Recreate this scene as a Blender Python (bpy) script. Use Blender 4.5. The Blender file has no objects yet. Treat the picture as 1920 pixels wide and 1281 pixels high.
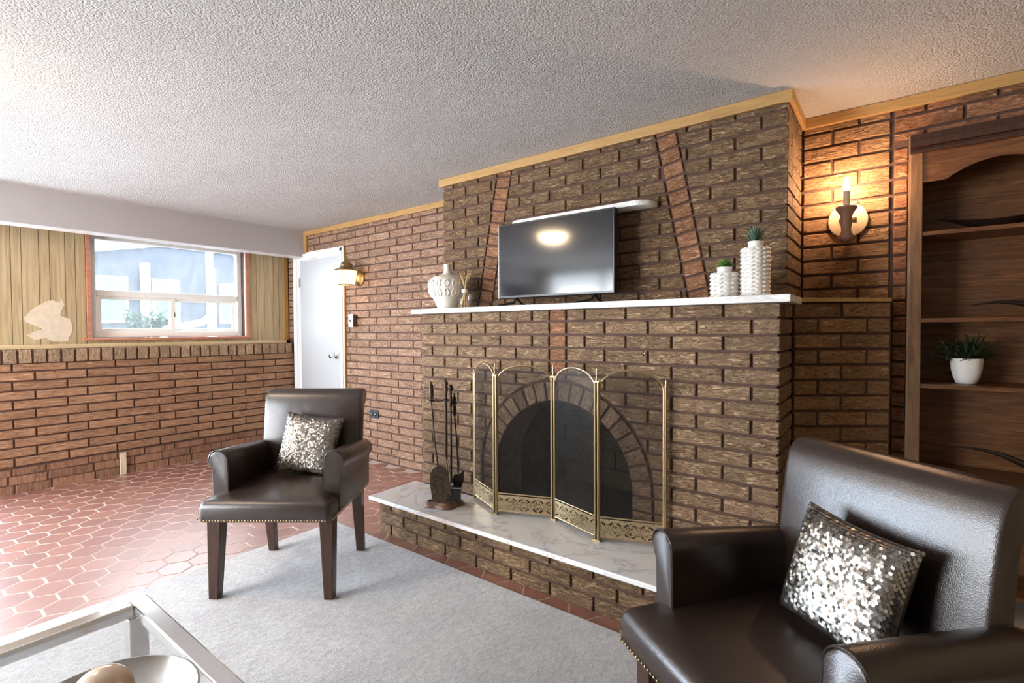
import bpy, bmesh, math, random
from mathutils import Vector, Matrix, noise
random.seed(7)
S = bpy.context.scene
COL = S.collection
PI = math.pi

# ------------------------------------------------------------------ camera, sky, lights, exposure
F_PX = 938.007
YAW, PITCH, ROLL = 0.651246, 0.0234957, 0.004425
CAM = Vector((2.35984, -2.153266, 1.16895))
fwd = Vector((-math.sin(YAW) * math.cos(PITCH), math.cos(YAW) * math.cos(PITCH), -math.sin(PITCH)))
rgt = Vector((math.cos(YAW), math.sin(YAW), 0))
dwn = fwd.cross(rgt)
r_ = rgt * math.cos(ROLL) + dwn * math.sin(ROLL)
d_ = -rgt * math.sin(ROLL) + dwn * math.cos(ROLL)
cam_data = bpy.data.cameras.new('camera')
cam_data.sensor_fit = 'HORIZONTAL'
cam_data.sensor_width = 36.0
cam_data.lens = F_PX / 1920 * 36.0
cam_data.clip_start = 0.02
cam = bpy.data.objects.new('camera', cam_data)
COL.objects.link(cam)
m = Matrix.Identity(4)
for i in range(3):
    m[i][0], m[i][1], m[i][2], m[i][3] = r_[i], -d_[i], -fwd[i], CAM[i]
cam.matrix_world = m
S.camera = cam

world = bpy.data.worlds.new('sky')
S.world = world
world.use_nodes = True
bg = world.node_tree.nodes['Background']
bg.inputs['Color'].default_value = (0.83, 0.92, 1.0, 1)
bg.inputs['Strength'].default_value = 15.0


def light(name, kind, loc, energy, color, size=None, size_y=None, look=None, radius=None):
    ld = bpy.data.lights.new(name, kind)
    ld.energy = energy
    ld.color = color
    if kind == 'AREA':
        ld.shape = 'RECTANGLE'
        ld.size, ld.size_y = size, size_y
    if radius is not None:
        ld.shadow_soft_size = radius
    o = bpy.data.objects.new(name, ld)
    COL.objects.link(o)
    o.location = loc
    if look is not None:
        o.rotation_euler = Vector(look).to_track_quat('-Z', 'Y').to_euler()
    return o


# daylight coming in through the window openings that lie behind the camera
light('daylight_side', 'AREA', (-3.00, -2.93, .68), 104, (0.60, 0.77, 1.0), 2.3, 1.2, (1, 0, 0))
light('daylight_back', 'AREA', (-1.2, -4.80, 1.15), 120, (0.98, 0.98, 1.0), 1.9, 1.55, (0.12, 1, 0.28))

S.view_settings.view_transform = 'Standard'
S.view_settings.look = 'None'
S.view_settings.gamma = 1
S.view_settings.use_curve_mapping = False
S.view_settings.exposure = 0.17
S.cycles.use_denoising = True
S.cycles.denoiser = 'OPENIMAGEDENOISE'
S.cycles.max_bounces = 8
S.cycles.transparent_max_bounces = 12
S.cycles.sample_clamp_indirect = 6.0
S.cycles.caustics_reflective = False
S.cycles.caustics_refractive = False


# ------------------------------------------------------------------ mesh building helpers
class MB:
    def __init__(self):
        self.v, self.f = [], []

    def add(self, vs, fs):
        b = len(self.v)
        self.v += [tuple(x) for x in vs]
        self.f += [tuple(b + i for i in q) for q in fs]
        return self

    def box(self, x0, x1, y0, y1, z0, z1, T=None):
        vs = [Vector(p) for p in ((x0, y0, z0), (x1, y0, z0), (x1, y1, z0), (x0, y1, z0), (x0, y0, z1), (x1, y0, z1), (x1, y1, z1), (x0, y1, z1))]
        if T: vs = [T @ p for p in vs]
        return self.add(vs, [(3, 2, 1, 0), (4, 5, 6, 7), (0, 1, 5, 4), (1, 2, 6, 5), (2, 3, 7, 6), (3, 0, 4, 7)])

    def loft(self, rings, cap=True, closed=False):
        n = len(rings[0])
        vs = [p for r in rings for p in r]
        fs = []
        k = len(rings)
        for i in range(k if closed else k - 1):
            a, b = i * n, ((i + 1) % k) * n
            for j in range(n):
                fs.append((a + j, a + (j + 1) % n, b + (j + 1) % n, b + j))
        if cap and not closed:
            fs.append(tuple(reversed(range(n))))
            fs.append(tuple(range((k - 1) * n, k * n)))
        return self.add(vs, fs)

    def cyl(self, p0, p1, r0, r1=None, n=12, cap=True):
        return self.tube([p0, p1], [r0, r0 if r1 is None else r1], n, cap)

    def tube(self, path, r, n=8, cap=True, closed=False, flat=1.0):
        P = [Vector(p) for p in path]
        R = r if isinstance(r, (list, tuple)) else [r] * len(P)
        rings = []
        up = None
        for i, p in enumerate(P):
            if closed:
                t = P[(i + 1) % len(P)] - P[i - 1]
            else:
                t = P[min(i + 1, len(P) - 1)] - P[max(i - 1, 0)]
            t.normalize()
            if up is None:
                up = Vector((0, 0, 1)) if abs(t.z) < .9 else Vector((1, 0, 0))
            a = t.cross(up).normalized()
            b = a.cross(t).normalized()
            up = b
            rings.append([p + a * (math.cos(2 * PI * k / n) * R[i]) + b * (math.sin(2 * PI * k / n) * R[i] * flat) for k in range(n)])
        return self.loft(rings, cap, closed)

    def lathe(self, prof, n=24, c=(0, 0, 0), cap=True):
        c = Vector(c)
        rings = [[c + Vector((r * math.cos(2 * PI * k / n), r * math.sin(2 * PI * k / n), z)) for k in range(n)] for r, z in prof]
        return self.loft(rings, cap)

    def prism(self, poly, a, b, mp):
        """poly: 2-D points, mp(u, v, w) -> 3-D point, extruded from w=a to w=b"""
        return self.loft([[mp(u, v, a) for u, v in poly], [mp(u, v, b) for u, v in poly]])

    def ell(self, c, rx, ry, rz, n=10, k=6, T=None):
        rings = []
        for i in range(k + 1):
            t = -PI / 2 + PI * i / k
            t = max(min(t, PI / 2 - .05), -PI / 2 + .05)
            rings.append([Vector((rx * math.cos(t) * math.cos(2 * PI * j / n), ry * math.cos(t) * math.sin(2 * PI * j / n), rz * math.sin(t))) for j in range(n)])
        c = Vector(c)
        rings = [[(T @ p if T else p) + c for p in r] for r in rings]
        return self.loft(rings)

    def mesh(self, name, smooth=None, bevel=0, seg=2):
        me = bpy.data.meshes.new(name)
        me.from_pydata([tuple(v) for v in self.v], [], self.f)
        bm = bmesh.new()
        bm.from_mesh(me)
        bmesh.ops.recalc_face_normals(bm, faces=bm.faces)
        if bevel:
            es = [e for e in bm.edges if len(e.link_faces) == 2 and e.calc_face_angle(0) > math.radians(35)]
            bmesh.ops.bevel(bm, geom=es, offset=bevel, segments=seg, profile=.5, affect='EDGES', clamp_overlap=True)
        bm.to_mesh(me)
        bm.free()
        if smooth:
            me.polygons.foreach_set('use_smooth', [True] * len(me.polygons))
            me.set_sharp_from_angle(angle=math.radians(smooth))
        return me

    def build(self, name, mat, parent=None, smooth=None, bevel=0, seg=2):
        me = self.mesh(name, smooth, bevel, seg)
        me.materials.append(mat)
        return link(name, me, parent)


def link(name, data, parent=None):
    o = bpy.data.objects.new(name, data)
    COL.objects.link(o)
    if parent: o.parent = parent
    return o


def thing(name, label, cat, loc=(0, 0, 0), rz=0, group=None):
    o = bpy.data.objects.new(name, None)
    COL.objects.link(o)
    o.empty_display_size = .05
    o.location = loc
    o.rotation_euler = (0, 0, rz)
    return tag(o, label, cat, group)


def tag(o, label, cat, group=None):
    o['label'] = label
    o['category'] = cat
    if group: o['group'] = group
    return o


def struct(o):
    o['kind'] = 'structure'
    return o


def stuff(o):
    o['kind'] = 'stuff'
    return o


def dup(root, loc, rz, label, group=None):
    r = root.copy()
    COL.objects.link(r)
    r.location = loc
    r.rotation_euler = (0, 0, rz)
    r['label'] = label
    if group: r['group'] = group
    for ch in list(root.children):
        c = ch.copy()
        COL.objects.link(c)
        c.parent = r
        for g in list(ch.children):
            e = g.copy()
            COL.objects.link(e)
            e.parent = c
    return r


# ------------------------------------------------------------------ material helpers
def newmat(name):
    mt = bpy.data.materials.new(name)
    mt.use_nodes = True
    nt = mt.node_tree
    return mt, nt, nt.nodes['Principled BSDF']


def N(nt, kind, **kw):
    n = nt.nodes.new(kind)
    for k, v in kw.items():
        if k in n.inputs:
            n.inputs[k].default_value = v
        else:
            setattr(n, k, v)
    return n


def ramp(nt, src, stops):
    r = nt.nodes.new('ShaderNodeValToRGB')
    e = r.color_ramp.elements
    while len(e) > 1: e.remove(e[-1])
    e[0].position, e[0].color = stops[0][0], (*stops[0][1], 1)
    for p, c in stops[1:]:
        x = e.new(p)
        x.color = (*c, 1)
    nt.links.new(src, r.inputs[0])
    return r.outputs[0]


def coords(nt, scale=(1, 1, 1), kind='Object', rand=0.0, rot=(0, 0, 0)):
    tc = nt.nodes.new('ShaderNodeTexCoord')
    src = tc.outputs[kind]
    if rand:
        oi = nt.nodes.new('ShaderNodeObjectInfo')
        mu = N(nt, 'ShaderNodeMath', operation='MULTIPLY')
        mu.inputs[1].default_value = rand
        nt.links.new(oi.outputs['Random'], mu.inputs[0])
        ad = N(nt, 'ShaderNodeVectorMath', operation='ADD')
        nt.links.new(src, ad.inputs[0])
        nt.links.new(mu.outputs[0], ad.inputs[1])
        src = ad.outputs[0]
    mp = nt.nodes.new('ShaderNodeMapping')
    mp.inputs['Scale'].default_value = scale
    mp.inputs['Rotation'].default_value = rot
    nt.links.new(src, mp.inputs['Vector'])
    return mp.outputs[0]


def noise_tex(nt, vec, scale, detail=4, rough=.55, dist=0.0):
    n = N(nt, 'ShaderNodeTexNoise')
    n.inputs['Scale'].default_value = scale
    n.inputs['Detail'].default_value = detail
    n.inputs['Roughness'].default_value = rough
    n.inputs['Distortion'].default_value = dist
    nt.links.new(vec, n.inputs['Vector'])
    return n.outputs['Fac']


def bump(nt, h, bs, strength, dist, normal=None):
    b = nt.nodes.new('ShaderNodeBump')
    b.inputs['Strength'].default_value = strength
    b.inputs['Distance'].default_value = dist
    nt.links.new(h, b.inputs['Height'])
    if normal is not None: nt.links.new(normal, b.inputs['Normal'])
    nt.links.new(b.outputs[0], bs.inputs['Normal'])
    return b.outputs[0]


def mixc(nt, fac, a, b, mode='MIX'):
    mx = nt.nodes.new('ShaderNodeMix')
    mx.data_type = 'RGBA'
    mx.blend_type = mode
    for i, x in ((0, fac), (6, a), (7, b)):
        if isinstance(x, (int, float)): mx.inputs[i].default_value = x
        elif isinstance(x, tuple): mx.inputs[i].default_value = (*x, 1)
        else: nt.links.new(x, mx.inputs[i])
    return mx.outputs[2]


def plain(name, col, rough=.5, metal=0.0, nscale=None, nstr=.2, ndist=.002, var=0.0, spec=.5, coat=0.0):
    mt, nt, b = newmat(name)
    b.inputs['Base Color'].default_value = (*col, 1)
    b.inputs['Roughness'].default_value = rough
    b.inputs['Metallic'].default_value = metal
    b.inputs['Specular IOR Level'].default_value = spec
    b.inputs['Coat Weight'].default_value = coat
    if nscale or var:
        v = coords(nt)
        f = noise_tex(nt, v, nscale or 20)
        if var:
            lo = tuple(c * (1 - var) for c in col)
            hi = tuple(min(1, c * (1 + var)) for c in col)
            nt.links.new(ramp(nt, f, [(.3, lo), (.7, hi)]), b.inputs['Base Color'])
        if nscale: bump(nt, f, b, nstr, ndist)
    return mt


def brick_mat(name, dark, mid, light_, scale=(26, 95, 60), strength=1.0, var=.15):
    """rug-faced clay brick: wavy fissures along the brick, colour varying from brick to brick"""
    mt, nt, b = newmat(name)
    v = coords(nt, scale, rand=37.0)
    f = noise_tex(nt, v, 1.0, 5, .6, 1.6)
    v2 = coords(nt, (7, 7, 7), rand=11.0)
    g = noise_tex(nt, v2, 1.0, 3)
    c = ramp(nt, f, [(.30, dark), (.44, mid), (.64, light_)])
    oi = nt.nodes.new('ShaderNodeObjectInfo')
    hv = N(nt, 'ShaderNodeHueSaturation')
    mr = N(nt, 'ShaderNodeMapRange')
    mr.inputs[3].default_value = 1 - var
    mr.inputs[4].default_value = 1 + var
    nt.links.new(oi.outputs['Random'], mr.inputs[0])
    nt.links.new(mr.outputs[0], hv.inputs['Value'])
    nt.links.new(c, hv.inputs['Color'])
    m2 = mixc(nt, .35, hv.outputs[0], ramp(nt, g, [(.3, (.62, .6, .6)), (.7, (1.25, 1.2, 1.15))]), 'MULTIPLY')
    nt.links.new(m2, b.inputs['Base Color'])
    b.inputs['Roughness'].default_value = .75
    b.inputs['Specular IOR Level'].default_value = .3
    bump(nt, ramp(nt, f, [(.28, (0, 0, 0)), (.6, (1, 1, 1))]), b, strength, .009)
    return mt


def wood_mat(name, cols, grain=(60, 60, 3), rough=.45, strength=.1):
    mt, nt, b = newmat(name)
    v = coords(nt, grain)
    f = noise_tex(nt, v, 1.0, 6, .6, 1.2)
    nt.links.new(ramp(nt, f, [(.3, cols[0]), (.5, cols[1]), (.7, cols[2])]), b.inputs['Base Color'])
    b.inputs['Roughness'].default_value = rough
    bump(nt, f, b, strength, .002)
    return mt


# ------------------------------------------------------------------ materials
M = {}
M['brick_front'] = brick_mat('brick_front', (.105, .062, .034), (.315, .195, .112), (.48, .33, .20))
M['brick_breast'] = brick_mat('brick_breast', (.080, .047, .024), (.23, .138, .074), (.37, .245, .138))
M['brick_red'] = brick_mat('brick_red', (.17, .065, .032), (.38, .175, .088), (.53, .29, .16))
M['brick_rear'] = brick_mat('brick_rear', (.17, .085, .05), (.43, .26, .17), (.61, .41, .29))
M['brick_left'] = brick_mat('brick_left', (.20, .09, .045), (.48, .26, .14), (.62, .38, .23), scale=(13, 120, 60), var=.12)
M['brick_alcove'] = brick_mat('brick_alcove', (.15, .075, .034), (.38, .215, .105), (.54, .33, .175))
M['brick_rowlock'] = brick_mat('brick_rowlock', (.14, .085, .05), (.38, .25, .145), (.54, .39, .25))
M['brick_arch'] = brick_mat('brick_arch', (.105, .062, .036), (.27, .17, .10), (.40, .27, .165))
M['brick_old'] = brick_mat('brick_old', (.11, .058, .035), (.24, .125, .075), (.33, .19, .12), scale=(60, 6, 30), strength=.25)
M['brick_hearth'] = brick_mat('brick_hearth', (.09, .052, .029), (.25, .15, .08), (.39, .26, .145))
M['mortar'] = plain('mortar', (.095, .050, .036), .9, nscale=120, nstr=.5, var=.25)
M['mortar_old'] = plain('mortar_old', (.20, .12, .085), .95, nscale=60, nstr=.6, var=.4)
M['firebrick'] = plain('firebrick', (.045, .037, .022), .9, nscale=40, nstr=.4, var=.5)
M['soot'] = plain('soot', (.016, .014, .012), .95, nscale=30, var=.4)
M['sooty_brick'] = plain('sooty_brick', (.085, .052, .032), .9, nscale=50, nstr=.4, var=.4)
M['white_paint'] = plain('white_paint', (.80, .82, .83), .35, nscale=8, nstr=.02)
M['vinyl'] = plain('vinyl', (.90, .92, .88), .35)
M['door_paint'] = plain('door_paint', (.45, .47, .49), .4)
M['trim_wood'] = wood_mat('trim_wood', [(.34, .19, .060), (.43, .25, .085), (.50, .31, .12)], (4, 40, 40), .5)
M['sill_wood'] = wood_mat('sill_wood', [(.42, .16, .09), (.52, .22, .13), (.60, .29, .18)], (40, 4, 40), .5)
M['ledge_wood'] = wood_mat('ledge_wood', [(.60, .42, .22), (.70, .52, .30), (.78, .62, .40)], (40, 3, 40), .5)
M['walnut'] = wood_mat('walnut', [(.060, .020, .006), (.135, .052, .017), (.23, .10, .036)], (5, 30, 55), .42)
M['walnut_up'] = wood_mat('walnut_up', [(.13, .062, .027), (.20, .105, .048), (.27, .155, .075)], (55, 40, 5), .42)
M['walnut_edge'] = wood_mat('walnut_edge', [(.20, .11, .05), (.27, .16, .08), (.33, .20, .11)], (40, 40, 4), .5)
M['dark_wood'] = wood_mat('dark_wood', [(.030, .011, .006), (.050, .020, .011), (.075, .033, .019)], (40, 40, 5), .35)
M['dark_bowl'] = plain('dark_bowl', (.018, .010, .008), .3, coat=.3)
M['brass'] = plain('brass', (.68, .55, .34), .25, 1.0, nscale=30, nstr=.03)
M['old_brass'] = plain('old_brass', (.40, .29, .15), .38, 1.0, nscale=60, nstr=.06)
M['bronze'] = plain('bronze', (.085, .055, .038), .40, .7, nscale=60, nstr=.1)
M['pewter_brown'] = plain('pewter_brown', (.17, .105, .068), .42, .5)
M['iron'] = plain('iron', (.035, .028, .024), .4, .8, nscale=60, nstr=.1)
M['chrome'] = plain('chrome', (.86, .86, .85), .12, 1.0)
M['steel'] = plain('steel', (.55, .54, .52), .25, 1.0)
M['black_plastic'] = plain('black_plastic', (.012, .012, .013), .3)
M['slate_plastic'] = plain('slate_plastic', (.05, .055, .075), .4)
M['white_plastic'] = plain('white_plastic', (.80, .80, .78), .4)
M['ceramic'] = plain('ceramic', (.78, .74, .66), .45)
M['ceramic_white'] = plain('ceramic_white', (.84, .81, .76), .35)
M['plaster_plate'] = plain('plaster_plate', (.72, .56, .36), .7, nscale=60, nstr=.2)
M['turned_wood'] = plain('turned_wood', (.23, .125, .075), .5, nscale=40, nstr=.1)
M['candle'] = plain('candle', (.62, .48, .32), .6)
M['reed'] = plain('reed', (.62, .42, .20), .8)
M['leaf_green'] = plain('leaf_green', (.10, .20, .035), .5, var=.5, nscale=30, nstr=.05)
M['leaf_blue'] = plain('leaf_blue', (.055, .12, .075), .5, var=.4, nscale=30, nstr=.05)
M['leaf_dark'] = plain('leaf_dark', (.020, .036, .010), .6, var=.5, nscale=40, nstr=.05)
M['soil'] = plain('soil', (.03, .02, .012), .95)
M['cream_ball'] = plain('cream_ball', (.72, .57, .43), .22, coat=.4)
M['concrete'] = plain('concrete', (.08, .08, .085), 1, nscale=20, var=.1, spec=0)
M['pale_wood'] = wood_mat('pale_wood', [(.50, .40, .27), (.66, .55, .40), (.75, .65, .50)], (40, 40, 5), .7)


def mk_leather():
    mt, nt, b = newmat('leather')
    v = coords(nt)
    b.inputs['Base Color'].default_value = (.024, .0135, .0105, 1)
    b.inputs['Roughness'].default_value = .31
    b.inputs['Specular IOR Level'].default_value = .85
    vo = N(nt, 'ShaderNodeTexVoronoi')
    vo.inputs['Scale'].default_value = 420
    nt.links.new(v, vo.inputs['Vector'])
    f = noise_tex(nt, v, 14, 3)
    n1 = bump(nt, f, b, .12, .01)
    bump(nt, vo.outputs[0], b, .22, .0012, n1)
    return mt


M['leather'] = mk_leather()


def mk_ceiling():
    mt, nt, b = newmat('stucco')
    v = coords(nt)
    vo = N(nt, 'ShaderNodeTexVoronoi')
    vo.inputs['Scale'].default_value = 125
    nt.links.new(v, vo.inputs['Vector'])
    f = noise_tex(nt, v, 240, 3, .65)
    h = N(nt, 'ShaderNodeMath', operation='MULTIPLY')
    nt.links.new(vo.outputs[0], h.inputs[0])
    h.inputs[1].default_value = -1.0
    a = N(nt, 'ShaderNodeMath', operation='ADD')
    nt.links.new(h.outputs[0], a.inputs[0])
    nt.links.new(f, a.inputs[1])
    g = noise_tex(nt, v, 2.2, 3)
    c = mixc(nt, .55, ramp(nt, f, [(.3, (.48, .46, .435)), (.7, (.76, .735, .70))]), ramp(nt, g, [(.3, (.58, .56, .535)), (.7, (.67, .65, .625))]))
    nt.links.new(c, b.inputs['Base Color'])
    b.inputs['Roughness'].default_value = .9
    bump(nt, a.outputs[0], b, 1.0, .0075)
    return mt


M['stucco'] = mk_ceiling()
M['back_panelling'] = plain('back_panelling', (.34, .25, .145), .6, nscale=12, nstr=.1, var=.15)
M['beam_paint'] = plain('beam_paint', (.44, .42, .42), .8, nscale=140, nstr=.25, ndist=.003, var=.06)


def mk_tile():
    mt, nt, b = newmat('terracotta')
    v = coords(nt, rand=9.0)
    f = noise_tex(nt, v, 16, 5, .6, .4)
    oi = nt.nodes.new('ShaderNodeObjectInfo')
    c = mixc(nt, .5, ramp(nt, f, [(.3, (.22, .080, .054)), (.7, (.34, .14, .098))]), ramp(nt, oi.outputs['Random'], [(0, (.21, .078, .060)), (.5, (.28, .11, .08)), (1, (.36, .15, .10))]))
    nt.links.new(c, b.inputs['Base Color'])
    b.inputs['Roughness'].default_value = .40
    b.inputs['Specular IOR Level'].default_value = 1.0
    b.inputs['Coat Weight'].default_value = 1.0
    b.inputs['Coat Roughness'].default_value = .38
    b.inputs['Coat IOR'].default_value = 1.8
    bump(nt, f, b, .12, .004)
    return mt


M['terracotta'] = mk_tile()
M['grout'] = plain('grout', (.52, .42, .36), .9, nscale=80, nstr=.2)


def mk_marble():
    mt, nt, b = newmat('marble')
    v = coords(nt)
    f = noise_tex(nt, v, 1.7, 8, .62, 1.6)
    ab = N(nt, 'ShaderNodeMath', operation='SUBTRACT')
    nt.links.new(f, ab.inputs[0])
    ab.inputs[1].default_value = .5
    a2 = N(nt, 'ShaderNodeMath', operation='ABSOLUTE')
    nt.links.new(ab.outputs[0], a2.inputs[0])
    veins = ramp(nt, a2.outputs[0], [(0, (.55, .55, .57)), (.006, (.72, .72, .73)), (.022, (.86, .85, .84)), (.2, (.90, .89, .87))])
    g = noise_tex(nt, v, 2.0, 4)
    c = mixc(nt, .5, veins, ramp(nt, g, [(.35, (.84, .83, .83)), (.65, (.95, .94, .92))]), 'MULTIPLY')
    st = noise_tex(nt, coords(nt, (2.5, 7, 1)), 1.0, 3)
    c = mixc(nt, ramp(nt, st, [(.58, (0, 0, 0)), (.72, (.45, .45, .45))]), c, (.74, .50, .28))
    nt.links.new(c, b.inputs['Base Color'])
    b.inputs['Roughness'].default_value = .16
    return mt


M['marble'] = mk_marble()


def mk_marble_plain():
    mt, nt, b = newmat('marble_shelf')
    f = noise_tex(nt, coords(nt, (2, 4, 9)), 2.5, 7, .6, 1.6)
    nt.links.new(ramp(nt, f, [(.40, (.84, .83, .80)), (.5, (.66, .64, .60)), (.54, (.86, .85, .82))]), b.inputs['Base Color'])
    b.inputs['Roughness'].default_value = .25
    return mt


M['marble_shelf'] = mk_marble_plain()


def mk_panel():
    mt, nt, b = newmat('wood_print')
    f = noise_tex(nt, coords(nt, (6, 22, 1.2), rand=5.0), 1.0, 6, .6, 1.8)
    nt.links.new(ramp(nt, f, [(.28, (.31, .22, .11)), (.5, (.46, .35, .195)), (.72, (.56, .45, .28))]), b.inputs['Base Color'])
    b.inputs['Roughness'].default_value = .5
    return mt


M['wood_print'] = mk_panel()


def mk_rug():
    mt, nt, b = newmat('rug_pile')
    v = coords(nt)
    f = noise_tex(nt, v, 260, 3, .7)
    g = noise_tex(nt, coords(nt, (85, 38, 60), rot=(0, 0, .5)), 1.0, 5, .65, .8)
    g2 = noise_tex(nt, v, 5, 3)
    c = mixc(nt, .5, ramp(nt, g, [(.33, (.50, .49, .50)), (.62, (.95, .94, .94))]), ramp(nt, f, [(.3, (.60, .60, .61)), (.7, (.92, .91, .91))]))
    c = mixc(nt, .5, c, ramp(nt, g2, [(.35, (.80, .80, .82)), (.65, (1, 1, 1))]), 'MULTIPLY')
    nt.links.new(c, b.inputs['Base Color'])
    b.inputs['Roughness'].default_value = 1
    b.inputs['Specular IOR Level'].default_value = .1
    ad = N(nt, 'ShaderNodeMath', operation='ADD')
    nt.links.new(f, ad.inputs[0])
    nt.links.new(g, ad.inputs[1])
    bump(nt, ad.outputs[0], b, .8, .012)
    return mt


M['rug_pile'] = mk_rug()


def mk_glass(name, haze, tint=(1, 1, 1)):
    """thin pane: mostly clear, a mirror share that grows at grazing angles, a film of dust"""
    mt = bpy.data.materials.new(name)
    mt.use_nodes = True
    nt = mt.node_tree
    nt.nodes.clear()
    out = N(nt, 'ShaderNodeOutputMaterial')
    tr = N(nt, 'ShaderNodeBsdfTransparent')
    tr.inputs[0].default_value = (*tint, 1)
    gl = N(nt, 'ShaderNodeBsdfGlossy')
    gl.inputs['Roughness'].default_value = .02
    lw = N(nt, 'ShaderNodeLayerWeight')
    lw.inputs[0].default_value = .5
    pw = N(nt, 'ShaderNodeMath', operation='POWER')
    pw.inputs[1].default_value = 4.0
    nt.links.new(lw.outputs['Facing'], pw.inputs[0])
    fr = N(nt, 'ShaderNodeMapRange')
    fr.inputs[3].default_value, fr.inputs[4].default_value = .045, 1.0
    nt.links.new(pw.outputs[0], fr.inputs[0])
    m1 = N(nt, 'ShaderNodeMixShader')
    nt.links.new(fr.outputs[0], m1.inputs[0])
    nt.links.new(tr.outputs[0], m1.inputs[1])
    nt.links.new(gl.outputs[0], m1.inputs[2])
    last = m1.outputs[0]
    if haze:
        tl = N(nt, 'ShaderNodeBsdfTranslucent')
        tl.inputs[0].default_value = (.9, .92, .95, 1)
        f = noise_tex(nt, coords(nt, (1, 30, 6)), 1.0, 4)
        fm = N(nt, 'ShaderNodeMapRange')
        fm.inputs[1].default_value, fm.inputs[2].default_value = .3, .7
        fm.inputs[3].default_value, fm.inputs[4].default_value = haze * .7, haze * 1.3
        nt.links.new(f, fm.inputs[0])
        m2 = N(nt, 'ShaderNodeMixShader')
        nt.links.new(fm.outputs[0], m2.inputs[0])
        nt.links.new(last, m2.inputs[1])
        nt.links.new(tl.outputs[0], m2.inputs[2])
        last = m2.outputs[0]
    nt.links.new(last, out.inputs[0])
    return mt


M['pane'] = mk_glass('window_glass', .035)
M['table_glass'] = mk_glass('table_glass', 0, (.97, .985, .985))
M['bottle_glass'] = mk_glass('bottle_glass', .05)


def mk_mesh_screen():
    mt = bpy.data.materials.new('wire_mesh')
    mt.use_nodes = True
    nt = mt.node_tree
    nt.nodes.clear()
    out = N(nt, 'ShaderNodeOutputMaterial')
    tr = N(nt, 'ShaderNodeBsdfTransparent')
    p = N(nt, 'ShaderNodeBsdfPrincipled')
    p.inputs['Base Color'].default_value = (.045, .040, .036, 1)
    p.inputs['Metallic'].default_value = .6
    p.inputs['Roughness'].default_value = .45
    w1 = N(nt, 'ShaderNodeTexWave')
    w1.inputs['Scale'].default_value = 1.0
    w1.bands_direction = 'X'
    nt.links.new(coords(nt, (90, 90, 90), rot=(0, .785, 0)), w1.inputs['Vector'])
    w2 = N(nt, 'ShaderNodeTexWave')
    w2.inputs['Scale'].default_value = 1.0
    w2.bands_direction = 'X'
    nt.links.new(coords(nt, (90, 90, 90), rot=(0, -.785, 0)), w2.inputs['Vector'])
    mx = N(nt, 'ShaderNodeMath', operation='MAXIMUM')
    nt.links.new(w1.outputs['Fac'], mx.inputs[0])
    nt.links.new(w2.outputs['Fac'], mx.inputs[1])
    mr = N(nt, 'ShaderNodeMapRange')
    mr.inputs[1].default_value, mr.inputs[2].default_value = .3, 1.0
    mr.inputs[3].default_value, mr.inputs[4].default_value = .16, .46
    nt.links.new(mx.outputs[0], mr.inputs[0])
    ms = N(nt, 'ShaderNodeMixShader')
    nt.links.new(mr.outputs[0], ms.inputs[0])
    nt.links.new(tr.outputs[0], ms.inputs[1])
    nt.links.new(p.outputs[0], ms.inputs[2])
    nt.links.new(ms.outputs[0], out.inputs[0])
    return mt


M['wire_mesh'] = mk_mesh_screen()


def emit(name, col, st):
    mt, nt, b = newmat(name)
    b.inputs['Base Color'].default_value = (*col, 1)
    b.inputs['Emission Color'].default_value = (*col, 1)
    b.inputs['Emission Strength'].default_value = st
    return mt


M['flame_bulb'] = emit('flame_bulb', (1.0, .62, .37), 880)
M['lantern_bulb'] = emit('lantern_bulb', (1.0, .64, .35), 85)
M['dome_glass'] = emit('dome_glass', (1.0, .76, .52), 75)


def mk_lantern_glass():
    mt = bpy.data.materials.new('frosted_pane')
    mt.use_nodes = True
    nt = mt.node_tree
    nt.nodes.clear()
    out = N(nt, 'ShaderNodeOutputMaterial')
    tr = N(nt, 'ShaderNodeBsdfTransparent')
    tl = N(nt, 'ShaderNodeBsdfTranslucent')
    tl.inputs[0].default_value = (1, .93, .80, 1)
    df = N(nt, 'ShaderNodeBsdfDiffuse')
    df.inputs[0].default_value = (.95, .90, .80, 1)
    m1 = N(nt, 'ShaderNodeMixShader')
    m1.inputs[0].default_value = .6
    nt.links.new(tl.outputs[0], m1.inputs[1])
    nt.links.new(df.outputs[0], m1.inputs[2])
    m2 = N(nt, 'ShaderNodeMixShader')
    m2.inputs[0].default_value = .78
    nt.links.new(tr.outputs[0], m2.inputs[1])
    nt.links.new(m1.outputs[0], m2.inputs[2])
    nt.links.new(m2.outputs[0], out.inputs[0])
    return mt


M['frosted_pane'] = mk_lantern_glass()


def mk_tv():
    mt, nt, b = newmat('tv_screen')
    b.inputs['Base Color'].default_value = (.012, .013, .015, 1)
    b.inputs['Roughness'].default_value = .10
    b.inputs['Specular IOR Level'].default_value = .55
    f = noise_tex(nt, coords(nt), 60, 2)
    bump(nt, f, b, .01, .001)
    return mt


M['tv_screen'] = mk_tv()


def mk_sequin():
    mt, nt, b = newmat('sequin')
    b.inputs['Metallic'].default_value = 1.0
    b.inputs['Roughness'].default_value = .34
    f = noise_tex(nt, coords(nt), 150, 2)
    nt.links.new(ramp(nt, f, [(.3, (.26, .245, .225)), (.7, (.50, .475, .435))]), b.inputs['Base Color'])
    return mt


M['sequin'] = mk_sequin()
M['pillow_cloth'] = plain('pillow_cloth', (.10, .085, .07), .8)

# ------------------------------------------------------------------ brickwork
_bm = {}


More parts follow.
